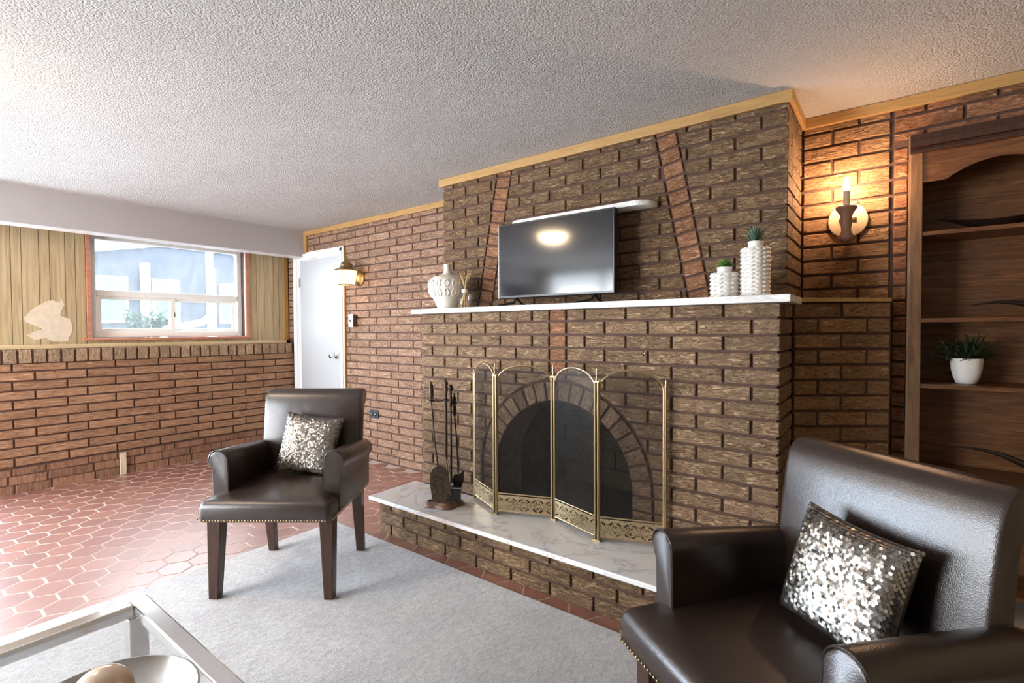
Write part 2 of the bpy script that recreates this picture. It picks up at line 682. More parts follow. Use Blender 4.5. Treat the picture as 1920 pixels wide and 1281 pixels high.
def brick_data(w, h, d, mat):
    key = (round(w, 3), round(h, 3), round(d, 3), mat.name)
    if key not in _bm:
        w, h, d = key[:3]
        b = .003
        x, y = w / 2, h / 2
        mb = MB()
        vs = [(-x, -y, -d), (x, -y, -d), (x, y, -d), (-x, y, -d), (-x, -y, -b), (x, -y, -b), (x, y, -b), (-x, y, -b),
              (-x + b, -y + b, 0), (x - b, -y + b, 0), (x - b, y - b, 0), (-x + b, y - b, 0)]
        fs = [(8, 9, 10, 11)]
        for i in range(4):
            j = (i + 1) % 4
            fs += [(i, j, 4 + j, 4 + i), (4 + i, 4 + j, 8 + j, 8 + i)]
        mb.add(vs, fs)
        me = mb.mesh('brick')
        me.materials.append(mat)
        _bm[key] = me
    return _bm[key]


class Plane:
    def __init__(s, O, U, V=(0, 0, 1)):
        s.O, s.U, s.V = Vector(O), Vector(U).normalized(), Vector(V).normalized()
        s.N = s.U.cross(s.V)

    def at(s, u, v, w=0): return s.O + s.U * u + s.V * v + s.N * w

    def mat(s, u, v, w=0, rot=0.0):
        a, b = s.U, s.V
        if rot:
            a, b = s.U * math.cos(rot) + s.V * math.sin(rot), -s.U * math.sin(rot) + s.V * math.cos(rot)
        p = s.at(u, v, w)
        return Matrix(((a.x, b.x, s.N.x, p.x), (a.y, b.y, s.N.y, p.y), (a.z, b.z, s.N.z, p.z), (0, 0, 0, 1)))


def put_brick(parent, mat, pl, u0, u1, v0, v1, d=.03, name='brick', jit=.0012, rot=0.0):
    me = brick_data(u1 - u0, v1 - v0, d, mat)
    o = link(name, me, parent)
    o.matrix_local = pl.mat((u0 + u1) / 2, (v0 + v1) / 2, random.uniform(-jit, jit), rot + random.uniform(-.003, .003))
    return o


def put_poly(parent, mat, pl, pts, d=.03, name='brick', rot=0.0):
    """brick of any convex outline; rot turns its own axes so that the grain follows the brick"""
    cu = sum(p[0] for p in pts) / len(pts)
    cv = sum(p[1] for p in pts) / len(pts)
    c, s = math.cos(-rot), math.sin(-rot)
    loc = [((p[0] - cu) * c - (p[1] - cv) * s, (p[0] - cu) * s + (p[1] - cv) * c) for p in pts]
    size = max(max(abs(a), abs(b)) for a, b in loc)
    k = 1 - .003 / max(size, .006)
    mb = MB()
    mb.loft([[(a, b, -d) for a, b in loc], [(a, b, -.003) for a, b in loc], [(a * k, b * k, 0) for a, b in loc]])
    o = mb.build(name, mat, parent)
    o.matrix_local = pl.mat(cu, cv, random.uniform(-.0012, .0012), rot)
    return o


def clip(poly, a, b, c):
    out = []
    n = len(poly)
    for i in range(n):
        p, q = poly[i], poly[(i + 1) % n]
        fp, fq = a * p[0] + b * p[1] - c, a * q[0] + b * q[1] - c
        if fp <= 0: out.append(p)
        if fp * fq < 0:
            t = fp / (fp - fq)
            out.append((p[0] + (q[0] - p[0]) * t, p[1] + (q[1] - p[1]) * t))
    return out


def area(p):
    return abs(sum(p[i][0] * p[(i + 1) % len(p)][1] - p[(i + 1) % len(p)][0] * p[i][1] for i in range(len(p)))) / 2


def course(parent, mat, pl, u0, u1, v0, v1, joints, d=.03, cut=None, vj=.011, minw=.014):
    """one course between u0 and u1 with the upright joints at the given u"""
    js = sorted(j for j in joints if u0 + .02 < j < u1 - .02)
    ends = [u0] + js + [u1]
    for i in range(len(ends) - 1):
        a = ends[i] + (vj / 2 if i else 0)
        b = ends[i + 1] - (vj / 2 if i < len(ends) - 2 else 0)
        if b - a < minw or v1 - v0 < .012: continue
        if cut is None:
            put_brick(parent, mat, pl, a, b, v0, v1, d)
            continue
        rect = [(a, v0), (b, v0), (b, v1), (a, v1)]
        for q in cut(rect):
            if q is rect:
                put_brick(parent, mat, pl, a, b, v0, v1, d)
            elif len(q) > 2 and area(q) > 2.5e-4:
                put_poly(parent, mat, pl, q, d)


def steps(start, pitch, lo, hi):
    k = math.floor((lo - start) / pitch)
    r = []
    while start + k * pitch < hi + pitch:
        r.append(start + k * pitch)
        k += 1
    return r


C = .067        # course height
J = .012        # bed joint
YR = .635       # face of the rear wall
ZC = 2.17       # ceiling
XL = -2.645     # face of the left brick wall
XP = -2.75      # face of the panelling
XE, YB = 3.7, -4.6   # unseen right and back walls

# ------------------------------------------------------------------ room shell
# floor: grout bed with hexagonal terracotta tiles
fl = struct(MB().box(-2.95, XE + .1, YB - .1, .95, -.06, -.0010).build('floor', M['grout']))
HEXW = .138
R6 = (HEXW / 2 - .0028) / math.cos(PI / 6)
hexm = MB()
lo = [(R6 * math.cos(PI / 3 * k), R6 * math.sin(PI / 3 * k), -.008) for k in range(6)]
hi = [(x, y, -.0008) for x, y, z in lo]
tp = [(x * .955, y * .955, 0) for x, y, z in lo]
hexm.loft([lo, hi, tp])
hex_me = hexm.mesh('tile')
hex_me.materials.append(M['terracotta'])


def in_view(x, y, z, pad=30):
    q = Vector((x, y, z)) - CAM
    w = q.dot(fwd)
    if w < .15: return None
    px, py = 960 + F_PX * q.dot(r_) / w, 640.5 + F_PX * q.dot(d_) / w
    if -pad < px < 1920 + pad and -pad < py < 1281 + pad: return w
    return None


spots = []
rest = MB()
dx = HEXW * math.cos(PI / 6)
for i in range(-30, 40):
    for j in range(-45, 20):
        x = .392 + i * dx
        y = -.395 + HEXW / 2 + j * HEXW + (HEXW / 2 if i % 2 else 0)
        if not (-2.60 < x < XE and YB < y < .60): continue
        under = (-.26 < x < 3.05 and y < -.50 and y > -2.9) or (.06 < x < 1.95 and y > -.26) or (y > .22 and x > -.05)
        w = in_view(x, y, 0)
        if w and not under: spots.append((w, x, y))
        else: rest.add([(x + a, y + b, c) for a, b, c in tp], [tuple(range(6))])
spots.sort()
for k, (w, x, y) in enumerate(spots):
    if k < 296:
        o = link('tile', hex_me, fl)
        o.location = (x, y, random.uniform(-.0006, .0006))
        o.rotation_euler = (random.uniform(-.004, .004), random.uniform(-.004, .004), 0)
    else:
        rest.add([(x + a, y + b, c) for a, b, c in lo] + [(x + a, y + b, c) for a, b, c in tp], [tuple(range(6, 12))] + [(q, (q + 1) % 6, 6 + (q + 1) % 6, 6 + q) for q in range(6)])
stuff(rest.build('tile_field', M['terracotta'], fl))

struct(MB().box(-3.0, XE + .1, YB - .1, .95, ZC, ZC + .1).build('ceiling', M['stucco']))
struct(MB().box(XE, XE + .1, YB - .1, .95, -.05, ZC + .02).build('wall_right', M['back_panelling']))
# back wall with a window opening, side wall with a sliding door: they let the daylight in from behind the camera
bw = MB()
for a in [(-3.0, -2.2, 0, ZC), (-2.2, -.2, 0, .35), (-2.2, -.2, 2.1, ZC), (-.2, XE, 0, ZC)]:
    bw.box(a[0], a[1], YB - .1, YB, a[2], a[3])
struct(bw.build('wall_back', M['back_panelling']))

# ---- left wall: brick wainscot with rowlock ledge, panelling above
wl = MB()
wl.box(-2.90, XL - .012, -1.75, .95, 0, .94)
wl.box(-2.90, XL - .012, YB, -4.1, 0, .94)
wall_left = struct(wl.build('wall_left', M['mortar']))
pl_left = Plane((XL, 0, 0), (0, 1, 0))      # normal +X
rowz = .94
for k in range(0, 11):
    top = rowz - .0035 if k == 0 else .88 - .0685 * (k - 1) - J / 2
    bot = .88 - .0685 * k + J / 2
    st = -1.48 if k % 2 == 0 else -1.36
    course(wall_left, M['brick_left'], pl_left, -1.75, YR - .004, bot, top, steps(st, .2995, -2.0, .7), vj=.012)
# bare old bricks at the foot
pl_old = Plane((XL - .008, 0, 0), (0, 1, 0))
for z0, z1 in ((.136, .184), (.070, .128), (-.004, .060)):
    y = -1.745
    while y < .60:
        w = random.uniform(.17, .30)
        y1 = min(y + w, .625)
        a, b = random.uniform(-.004, .004), random.uniform(-.004, .004)
        put_poly(wall_left, M['brick_old'], pl_old, [(y, z0 + a), (y1 - .010, z0 + b), (y1 - .008, z1 + b), (y + .002, z1 + a)], .02)
        y = y1
# rowlock ledge
pl_row = Plane((XL + .012, 0, 0), (0, 1, 0))
y = -1.525 - 2 * .0795
while y < .60:
    me = brick_data(.098, .066, .11, M['brick_rowlock'])
    o = link('brick', me, wall_left)
    o.matrix_local = pl_row.mat(y + .034, .991, random.uniform(-.002, .002), PI / 2 + random.uniform(-.01, .01))
    y += .0795
lm = MB()
lm.box(-2.745, XL + .004, -1.70, .62, .942, 1.028)
o = lm.build('ledge_mortar', M['mortar'], wall_left)
struct(MB().box(XP - .006, XP + .030, -1.70, .60, 1.041, 1.072).build('trim_1', M['ledge_wood'], bevel=.003))

wall_up = MB()
WY0, WY1, WZ0, WZ1 = -1.0, .19, 1.115, 1.985
SY0, SY1, SZ0, SZ1 = -4.1, -1.75, .02, 1.90       # unseen sliding door
XB = -2.90
for a in [(YB, SY0, .94, ZC), (SY0, SY1, SZ1, ZC), (SY1, WY0, .94, ZC), (WY0, WY1, .94, WZ0), (WY0, WY1, WZ1, ZC), (WY1, .95, .94, ZC)]:
    wall_up.box(XB, XP - .012, a[0], a[1], a[2], a[3])
wall_pan = struct(wall_up.build('wall_panelled', M['dark_wood']))
cuts = [-1.745, -1.68, -1.59, -1.459, -1.403, -1.307, -1.247, -1.158, -1.097, -1.035]
cuts2 = [.235, .305, .386, .48, .536, .612]
for cs in (cuts, cuts2):
    for a, b in zip(cs[:-1], cs[1:]):
        MB().box(XP - .012, XP, a + .0018, b - .0018, 1.04, 2.165).build('plank', M['wood_print'], wall_pan)
cs = [-1.035 + i * .1155 for i in range(12)]
for a, b in zip(cs[:-1], cs[1:]):
    MB().box(XP - .012, XP, a + .0018, b - .0018, 1.987, 2.165).build('plank', M['wood_print'], wall_pan)
for a, b in zip(cs[:-1], cs[1:]):
    MB().box(XP - .012, XP, a + .0018, b - .0018, 1.04, 1.094).build('plank', M['wood_print'], wall_pan)
patch = [(-1.397, 1.269), (-1.353, 1.337), (-1.278, 1.396), (-1.239, 1.41), (-1.196, 1.395), (-1.183, 1.429), (-1.168, 1.376), (-1.195, 1.301), (-1.18, 1.285), (-1.136, 1.269), (-1.121, 1.211), (-1.128, 1.157), (-1.145, 1.128), (-1.149, 1.095), (-1.245, 1.093), (-1.281, 1.122), (-1.343, 1.107), (-1.386, 1.147), (-1.297, 1.19), (-1.321, 1.206), (-1.384, 1.238)]
pm = MB()
pm.prism(patch, XP, XP + .002, lambda u, v, w: Vector((w, u, v)))
o = pm.build('bare_patch', plain('bare_patch', (.66, .56, .42), .8, nscale=30, var=.08), wall_pan)
o['label'] = 'cream bare patch with an irregular outline'

# beam along the left wall
struct(MB().box(-2.535, -2.40, YB, .634, 1.915, ZC + .01).build('beam', M['beam_paint']))
struct(MB().box(-2.532, -2.403, YB, .634, 1.909, 1.915).build('beam_underside', M['white_paint']))  # white sheet for the beam's underside, paler than its sides

# ---- window 1 (vinyl, fixed pane above two sliders)
win = struct(thing('window_1', 'white vinyl window', 'window'))
del win['label'], win['category']
XG = -2.85
mb = MB()
mb.box(XG - .03, XG + .03, -1.0, -.955, 1.12, 1.97)
mb.box(XG - .03, XG + .03, .150, .192, 1.12, 1.97)
mb.box(XG - .03, XG + .03, -.955, .150, 1.12, 1.168)
mb.box(XG - .03, XG + .03, -.955, .150, 1.925, 1.985)
mb.box(XG - .03, XG + .034, -.955, .150, 1.462, 1.512)
mb.build('window_frame', M['vinyl'], win, bevel=.004)
for y0, y1, x in ((-.955, -.385, XG + .004), (-.43, .150, XG - .014)):
    mb = MB()
    z0, z1 = 1.168, 1.462
    w = .036
    mb.box(x - .010, x + .010, y0, y0 + w, z0, z1)
    mb.box(x - .010, x + .010, y1 - w, y1, z0, z1)
    mb.box(x - .010, x + .010, y0 + w, y1 - w, z0, z0 + w * .7)
    mb.box(x - .010, x + .010, y0 + w, y1 - w, z1 - w * .7, z1)
    sash = mb.build('sash', M['vinyl'], win, bevel=.003)
    MB().box(x - .002, x + .002, y0 + w, y1 - w, z0 + .025, z1 - .025).build('pane', M['pane'], sash)
MB().box(XG + .014, XG + .024, -.402, -.386, 1.30, 1.34).build('latch', M['steel'], win, bevel=.002)
MB().box(XG - .012, XG - .008, -.955, .150, 1.512, 1.925).build('pane', M['pane'], win)
mb = MB()
mb.box(XG + .03, XP + .004, .192, .200, 1.10, 1.985)
mb.box(XG + .03, XP + .004, -1.010, -1.0, 1.10, 1.985)
mb.build('jamb', M['white_paint'], win)
mb = MB()
mb.box(XP - .004, XP + .012, -1.033, -1.005, 1.10, 1.985)
mb.box(XP - .004, XP + .012, .200, .236, 1.10, 1.985)
mb.build('casing', M['sill_wood'], win, bevel=.002)
MB().box(XG + .028, XP + .03, -1.065, .245, 1.094, 1.117).build('sill', M['sill_wood'], win, bevel=.004)

# unseen side and back windows: plain frames in their openings
def plain_window(name, boxes):
    w_ = MB()
    for b_ in boxes: w_.box(*b_)
    return struct(w_.build(name, M['vinyl']))


plain_window('door_2', [(-2.87, -2.83, SY0, SY1, SZ0, SZ0 + .06), (-2.87, -2.83, SY0, SY1, SZ1 - .06, SZ1), (-2.87, -2.83, SY0, SY0 + .06, SZ0, SZ1), (-2.87, -2.83, SY1 - .06, SY1, SZ0, SZ1), (-2.87, -2.83, -2.96, -2.89, SZ0, SZ1)])
plain_window('window_3', [(-2.2, -2.14, YB - .07, YB - .03, .35, 2.1), (-.26, -.2, YB - .07, YB - .03, .35, 2.1), (-1.24, -1.16, YB - .07, YB - .03, .35, 2.1), (-2.2, -.2, YB - .07, YB - .03, 2.04, 2.1), (-2.2, -.2, YB - .07, YB - .03, .35, .41)])

# ---- rear wall left of the chimney
ym = YR + .011
DX0, DX1, DZ = -2.615, -1.718, 1.962
rw = MB()
rw.box(-2.95, DX0, ym, .95, 0, ZC)
rw.box(DX0, DX1, ym, .95, DZ, ZC)
rw.box(DX1, 2.04, ym, .95, 0, ZC)
wall_rear = struct(rw.build('wall_rear', M['mortar']))
pl_rear = Plane((0, YR, 0), (1, 0, 0))
for k in range(-14, 20):
    top, bot = 1.28423 - k * C - J / 2, 1.28423 - (k + 1) * C + J / 2
    if k % 2 == 0: js = steps(-1.562, .29, -3, 0)
    else: js = steps(-1.661, .29, -3, 0)
    top, bot = min(top, ZC - .045), max(bot, 0)
    if top - bot < .012: continue
    if bot < DZ:
        course(wall_rear, M['brick_rear'], pl_rear, DX1 + .002, -.028, bot, min(top, 9), js, vj=.010)
        if bot > .3: course(wall_rear, M['brick_rear'], pl_rear, -2.733 if bot > 1.03 else -2.642, DX0 - .002, bot, top, js, vj=.010)
        if top > DZ + .02: course(wall_rear, M['brick_rear'], pl_rear, -2.73, DX1 - .010, DZ, top, js, vj=.010)
    else:
        course(wall_rear, M['brick_rear'], pl_rear, -2.73, -.028, bot, top, js, vj=.010)
struct(MB().box(-2.402, -2.35, YR - .020, YR - .001, 1.915, ZC - .001).build('trim_3', M['trim_wood'], bevel=.002))
struct(MB().box(XP - .004, XP + .012, .584, .632, 1.07, 2.165).build('trim_4', M['trim_wood'], bevel=.002))
struct(MB().box(-2.35, -.045, YR - .020, YR - .001, ZC - .048, ZC - .001).build('trim_5', M['trim_wood'], bevel=.003))

# ---- door 1
door = struct(thing('door_1', 'white slab door', 'door'))
del door['label'], door['category']
mb = MB()
mb.box(-2.50, -1.793, YR - .004, YR + .03, .012, 1.884)
slab = mb.build('door_panel', M['door_paint'], door, bevel=.002)
mb = MB()
mb.box(-2.61, -2.512, YR - .020, YR + .06, 0, 1.958)
mb.box(-1.788, -1.724, YR - .020, YR + .06, 0, 1.958)
mb.box(-2.512, -1.788, YR - .020, YR + .06, 1.892, 1.958)
mb.box(-2.575, -2.530, YR - .030, YR - .020, 0, 1.945)
mb.box(-1.770, -1.738, YR - .030, YR - .020, 0, 1.945)
mb.box(-2.575, -1.738, YR - .030, YR - .020, 1.912, 1.945)
mb.build('door_frame', M['white_paint'], door, bevel=.003)
MB().box(-1.7235, -1.712, YR - .018, YR + .01, 0, 1.955).build('frame_edge', M['trim_wood'], door)
mb = MB()
T = Matrix.Translation((-1.872, YR - .004, .93)) @ Matrix.Rotation(PI / 2, 4, 'X')
kb = MB().lathe([(.001, 0), (.033, 0), (.033, .006), (.014, .012), (.012, .032), (.022, .042), (.028, .054), (.026, .068), (.014, .074), (.001, .075)], 20)
mb.add([T @ Vector(v) for v in kb.v], kb.f)
mb.build('door_knob', M['chrome'], slab, smooth=40)
for z in (1.66, .25):
    mb = MB().box(-2.509, -2.492, YR - .014, YR - .004, z - .045, z + .045)
    mb.cyl((-2.504, YR - .018, z - .05), (-2.504, YR - .018, z + .05), .006)
    mb.build('hinge', M['steel'], slab)

# ---- alcove wall right of the chimney (rear wall goes on, bookcase opening, angled lower wall)
BX0, BX1, BZ = 2.4045, 3.50, 1.99
aw = MB()
aw.box(2.04, BX0, ym, .95, 0, ZC)
aw.box(BX0, BX1, ym, .95, BZ, ZC)
aw.box(BX1, XE, ym, .95, 0, ZC)
aw.box(BX0, BX1, .87, .95, 0, BZ)
wall_alc = struct(aw.build('wall_alcove', M['mortar']))
ZA = 2.0255
for k in range(-3, 31):
    top, bot = ZA - k * C - J / 2, ZA - (k + 1) * C + J / 2
    top, bot = min(top, ZC - .045), max(bot, 0)
    if top - bot < .012: continue
    if bot > 1.29:
        js = steps(2.1245, .2145, 1.9, 2.4) if k % 2 else steps(2.2275, .2145, 1.9, 2.4)
        course(wall_alc, M['brick_alcove'], pl_rear, 2.008, 2.340, bot, top, js)
    if bot > BZ - .06:
        b2 = max(bot, BZ + .002)
        js = steps(2.462, .225, 2.3, 3.7) if k % 2 == 0 else steps(2.685 - .1, .215, 2.3, 3.7)
        course(wall_alc, M['brick_red'], pl_rear, 2.356, XE - .2, b2, top, js)
    elif bot > .5:
        course(wall_alc, M['brick_red'], pl_rear, 2.356, 2.4025, bot, top, [])
struct(MB().box(1.999, XE, YR - .020, YR - .001, ZC - .050, ZC - .001).build('trim_6', M['trim_wood'], bevel=.003))
# angled lower wall
A0, A1 = Vector((2.020, .295, 0)), Vector((2.348, .5425, 0))
ad = (A1 - A0).normalized()
an = Vector((ad.y, -ad.x, 0))
ab = MB()
ab.prism([(2.014, .309), (2.352, .5545), (2.352, .646), (2.014, .646)], 0, 1.279, lambda u, v, w: Vector((u, v, w)))
wall_ang = struct(ab.build('wall_angled', M['mortar']))
pl_ang = Plane(A0, ad)
L = (A1 - A0).length
for k in range(0, 20):
    top, bot = 1.2805 - k * C - J / 2, 1.2805 - (k + 1) * C + J / 2
    if k == 0: top = 1.277
    if top < .02: break
    js = [.2065] if k % 2 == 0 else [.106, .3155]
    course(wall_ang, M['brick_alcove'], pl_ang, .004, L + .002, max(bot, 0), top, js)

# ------------------------------------------------------------------ fireplace: lower front
CXF, ZS = 1.007, .405      # arch centre, spring line
RI, RO = .402, .497
fp = thing('fireplace', 'tan brick fireplace front with arched opening behind the brass screen', 'fireplace')
ZJ = 1.2105
ZM = 1.268
core = MB()
YM = .011


def quad(mb, pts): mb.add(pts, [(0, 1, 2, 3)])


def zin(x):
    d2 = RI * RI - (x - CXF) ** 2
    return ZS + math.sqrt(max(d2, 0))


X0F, X1F = .010, 2.0030
quad(core, [(X0F, YM, 0), (CXF - RI, YM, 0), (CXF - RI, YM, ZM), (X0F, YM, ZM)])
quad(core, [(CXF + RI, YM, 0), (X1F, YM, 0), (X1F, YM, ZM), (CXF + RI, YM, ZM)])
NA = 24
xs = [CXF - RI * math.cos(PI * i / NA) for i in range(NA + 1)]
for a, b in zip(xs[:-1], xs[1:]):
    quad(core, [(a, YM, zin(a)), (b, YM, zin(b)), (b, YM, ZM), (a, YM, ZM)])
quad(core, [(X0F, YM, 0), (X0F, YR + .009, 0), (X0F, YR + .009, ZM), (X0F, YM, ZM)])
quad(core, [(X1F, YM, 0), (X1F, YR + .009, 0), (X1F, YR + .009, ZM), (X1F, YM, ZM)])
quad(core, [(X0F, YM, ZM), (X1F, YM, ZM), (X1F, YR + .009, ZM), (X0F, YR + .009, ZM)])
core.build('masonry_core', M['mortar'], fp)
# reveal of the opening and the firebox behind it
rv = MB()
prof = [(CXF - RI, .19)] + [(x, zin(x)) for x in xs] + [(CXF + RI, .19)]
for (a, za), (b, zb) in zip(prof[:-1], prof[1:]):
    quad(rv, [(a, YM, za), (b, YM, zb), (b, .24, zb), (a, .24, za)])
rv.build('arch_reveal', M['sooty_brick'], fp)
fb = MB()
cav = [(CXF - .46, .24), (CXF - .33, .60), (CXF + .33, .60), (CXF + .46, .24)]
for (a, ya), (b, yb) in zip(cav[:-1], cav[1:]):
    quad(fb, [(a, ya, .19), (b, yb, .19), (b, yb, 1.1), (a, ya, 1.1)])
fb.add([(x, y, 1.1) for x, y in cav], [(0, 1, 2, 3)])
fb.add([(x, y, .212) for x, y in [(CXF - .46, YM)] + cav + [(CXF + .46, YM)]], [(0, 1, 2, 3, 4, 5)])
for (a, za), (b, zb) in zip(prof[:-1], prof[1:]):
    quad(fb, [(a, .241, za), (b, .241, zb), (b, .241, 1.1), (a, .241, 1.1)])
fb.add([(CXF - .46, .241, .19), (CXF - RI, .241, .19), (CXF - RI, .241, 1.1), (CXF - .46, .241, 1.1)], [(0, 1, 2, 3)])
fb.add([(CXF + .46, .241, .19), (CXF + RI, .241, .19), (CXF + RI, .241, 1.1), (CXF + .46, .241, 1.1)], [(0, 1, 2, 3)])
fb.build('firebox', M['soot'], fp)
pl_fb = Plane((0, .588, 0), (1, 0, 0))
for r in range(6):
    z0 = .214 + r * .116
    for x in steps(.70 + (.115 if r % 2 else 0), .23, .55, 1.4):
        a, b = max(x + .004, CXF - .33), min(x + .226, CXF + .33)
        if b - a > .03: put_brick(fp, M['firebrick'], pl_fb, a, b, z0, z0 + .108, .02, 'firebrick')
pl_rv = Plane((CXF - RI + .006, 0, 0), (0, 1, 0))
for r in range(4):
    z0 = .2135 + r * .048 * 1.0
    put_brick(fp, M['sooty_brick'], pl_rv, .034, .125 if r % 2 else .17, z0, z0 + .042, .01, 'reveal_brick')
    put_brick(fp, M['sooty_brick'], pl_rv, .132 if r % 2 else .177, .236, z0, z0 + .042, .01, 'reveal_brick')

pl_front = Plane((0, 0, 0), (1, 0, 0))
GAP = RO + .014


def cut_arch(rect):
    cu = sum(p[0] for p in rect) / len(rect)
    cv = sum(p[1] for p in rect) / len(rect)
    if cv > ZS:
        ds = [math.hypot(p[0] - CXF, p[1] - ZS) for p in rect]
        u0, u1, v0 = rect[0][0], rect[1][0], rect[0][1]
        nu = min(max(CXF, u0), u1)
        if min(min(ds), math.hypot(nu - CXF, max(v0 - ZS, 0))) > GAP: return [rect]
        if max(ds) < GAP: return []
        # corner farthest from the arch decides the cut direction together with the middle
        nx, nz = cu - CXF, cv - ZS
        l = math.hypot(nx, nz)
        nx, nz = nx / l, nz / l
        return [clip(rect, -nx, -nz, -(nx * CXF + nz * ZS + GAP))]
    if rect[1][0] < CXF - GAP or rect[0][0] > CXF + GAP: return [rect]
    if cu < CXF: return [clip(rect, 1, 0, CXF - GAP)]
    return [clip(rect, -1, 0, -(CXF + GAP))]


WX = 2.0135
for i in range(0, 16):
    top = ZJ - (i - 1) * C - J / 2
    bot = ZJ - i * C + J / 2
    if i == 0: top = ZM - .001
    even = i % 2 == 0
    left = [.207 + .2145 * k for k in range(5)] if even else [.0995 + .2145 * k for k in range(5)]
    right = [1.807 - .2145 * k for k in range(4)] if even else [1.914 - .2145 * k for k in range(5)]
    cx = max(right)
    if bot > .915:
        course(fp, M['brick_front'], pl_front, 0, .953, bot, top, left)
        put_brick(fp, M['brick_red'], pl_front, .9625, 1.0535, bot, top)
        right_lo = 1.065
    else:
        course(fp, M['brick_front'], pl_front, 0, CXF, bot, top, left, cut=cut_arch)
        right_lo = CXF
    course(fp, M['brick_front'], pl_front, right_lo, cx - .0055, bot, top, right, cut=cut_arch)
    dep = .10 if even else .204
    put_brick(fp, M['brick_front'], pl_front, cx + .0055, WX, bot, top, dep)
    pls = Plane((WX, 0, 0), (0, 1, 0))
    course(fp, M['brick_front'], pls, dep + .011, .288, bot, top, [])
# arch ring and its feet
NR = 20
for k in range(NR):
    a0, a1 = PI * k / NR, PI * (k + 1) / NR
    g0 = .0055
    pts = []
    for r, a, s in ((RI + .002, a0, 1), (RO, a0, 1), (RO, a1, -1), (RI + .002, a1, -1)):
        pts.append((CXF + r * math.cos(a) - math.sin(a) * g0 * s, ZS + r * math.sin(a) + math.cos(a) * g0 * s))
    put_poly(fp, M['brick_arch'], pl_front, pts, .05, 'arch_brick', rot=(a0 + a1) / 2)
for k in range(3):
    bot, top = .2075 + k * C, .2075 + (k + 1) * C - J
    for s in (-1, 1):
        a, b = sorted((CXF + s * (RI + .002), CXF + s * RO))
        put_brick(fp, M['brick_arch'], pl_front, a, b, bot, top, .05, 'arch_brick')

# ---- upper chimney breast
YU, UX0, UX1 = .247, -.045, 2.000
cb = thing('chimney_breast', 'dark tan upper chimney breast with two slanting red brick bands above mantel', 'chimney')
MB().box(UX0 + .01, UX1 - .01, YU + .011, YR + .009, 1.299, ZC).build('masonry_core', M['mortar'], cb)
pl_up = Plane((0, YU, 0), (1, 0, 0))
ZU = 2.0963
# band edges: u as a function of z
LB = lambda z: (.434 + (z - 2.153) * .201, .534 + (z - 2.153) * .201)
RB = lambda z: (1.418 - (z - 2.160) * .202, 1.500 - (z - 2.160) * .202)
sl = .201


def half_left(rect, z_ref, u_ref, slope, g):   # keep what lies left of the slanting line
    return clip(rect, 1, -slope, u_ref - slope * z_ref - g)


def half_right(rect, z_ref, u_ref, slope, g):
    return clip(rect, -1, slope, -(u_ref - slope * z_ref + g))


def zone_a(rect):
    q = half_left(rect, 2.153, .434, .201, .011)
    return [rect if len(q) == 4 and all(p in rect for p in q) else q]


def zone_b(rect):
    q = half_right(rect, 2.153, .534, .201, .011)
    q = half_left(q, 2.160, 1.418, -.202, .011) if len(q) > 2 else q
    return [rect if len(q) == 4 and all(p in rect for p in q) else q]


def zone_c(rect):
    q = half_right(rect, 2.160, 1.510, -.202, .011)
    return [rect if len(q) == 4 and all(p in rect for p in q) else q]


for i in range(0, 13):
    top = ZU - (i - 1) * C - J / 2
    bot = ZU - i * C + J / 2
    top, bot = min(top, ZC - .047), max(bot, 1.300)
    if top - bot < .012: continue
    even = i % 2 == 0
    lj = steps(.05, .2145, -.1, 2) if even else steps(.158, .2145, -.1, 2)
    cx = 1.79 if even else 1.8975
    rj = [cx - .2145 * k for k in range(4)]
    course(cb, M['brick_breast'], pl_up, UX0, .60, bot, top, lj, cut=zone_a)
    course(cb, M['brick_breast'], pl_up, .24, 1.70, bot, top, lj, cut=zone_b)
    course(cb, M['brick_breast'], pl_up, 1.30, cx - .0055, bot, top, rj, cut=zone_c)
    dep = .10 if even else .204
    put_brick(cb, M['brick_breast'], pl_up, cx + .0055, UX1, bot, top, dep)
    pls = Plane((UX1, YU, 0), (0, 1, 0))
    course(cb, M['brick_breast'], pls, dep + .011, YR - YU - .004, bot, top, [.30 if even else .32])
for (u0, w, slope, zr) in ((.434, .100, .201, 2.153), (1.418, .092, -.202, 2.160)):
    ln = math.sqrt(1 + slope * slope)
    ax = Vector((-slope / ln, -1 / ln))            # down along the band
    n_ = 13
    pitch = .0700
    for k in range(n_):
        c0 = Vector((u0 + w / 2, zr)) + Vector((-slope, -1)) * ((k * pitch) / ln - .010)
        c1 = c0 + ax * (pitch - .012)
        sd = Vector((ax.y, -ax.x)) * -1
        hw = w / 2 / ln
        pts = [c1 - sd * hw, c1 + sd * hw, c0 + sd * hw, c0 - sd * hw]
        pts = clip([(p.x, p.y) for p in pts], 0, 1, ZC - .050)
        pts = clip(pts, 0, -1, -1.302)
        if len(pts) > 2 and area(pts) > 2e-4:
            if sum(pts[i][0] * pts[(i + 1) % len(pts)][1] - pts[(i + 1) % len(pts)][0] * pts[i][1] for i in range(len(pts))) < 0: pts = pts[::-1]
            put_poly(cb, M['brick_red'], pl_up, pts, .03, 'band_brick', rot=-math.atan(slope))
struct(MB().box(UX0 - .02, UX1 + .018, YU - .020, YU - .001, ZC - .050, ZC - .001).build('trim_7', M['trim_wood'], bevel=.003))
struct(MB().box(UX1 + .001, UX1 + .018, YU - .001, YR - .021, ZC - .050, ZC - .001).build('trim_8', M['trim_wood'], bevel=.003))

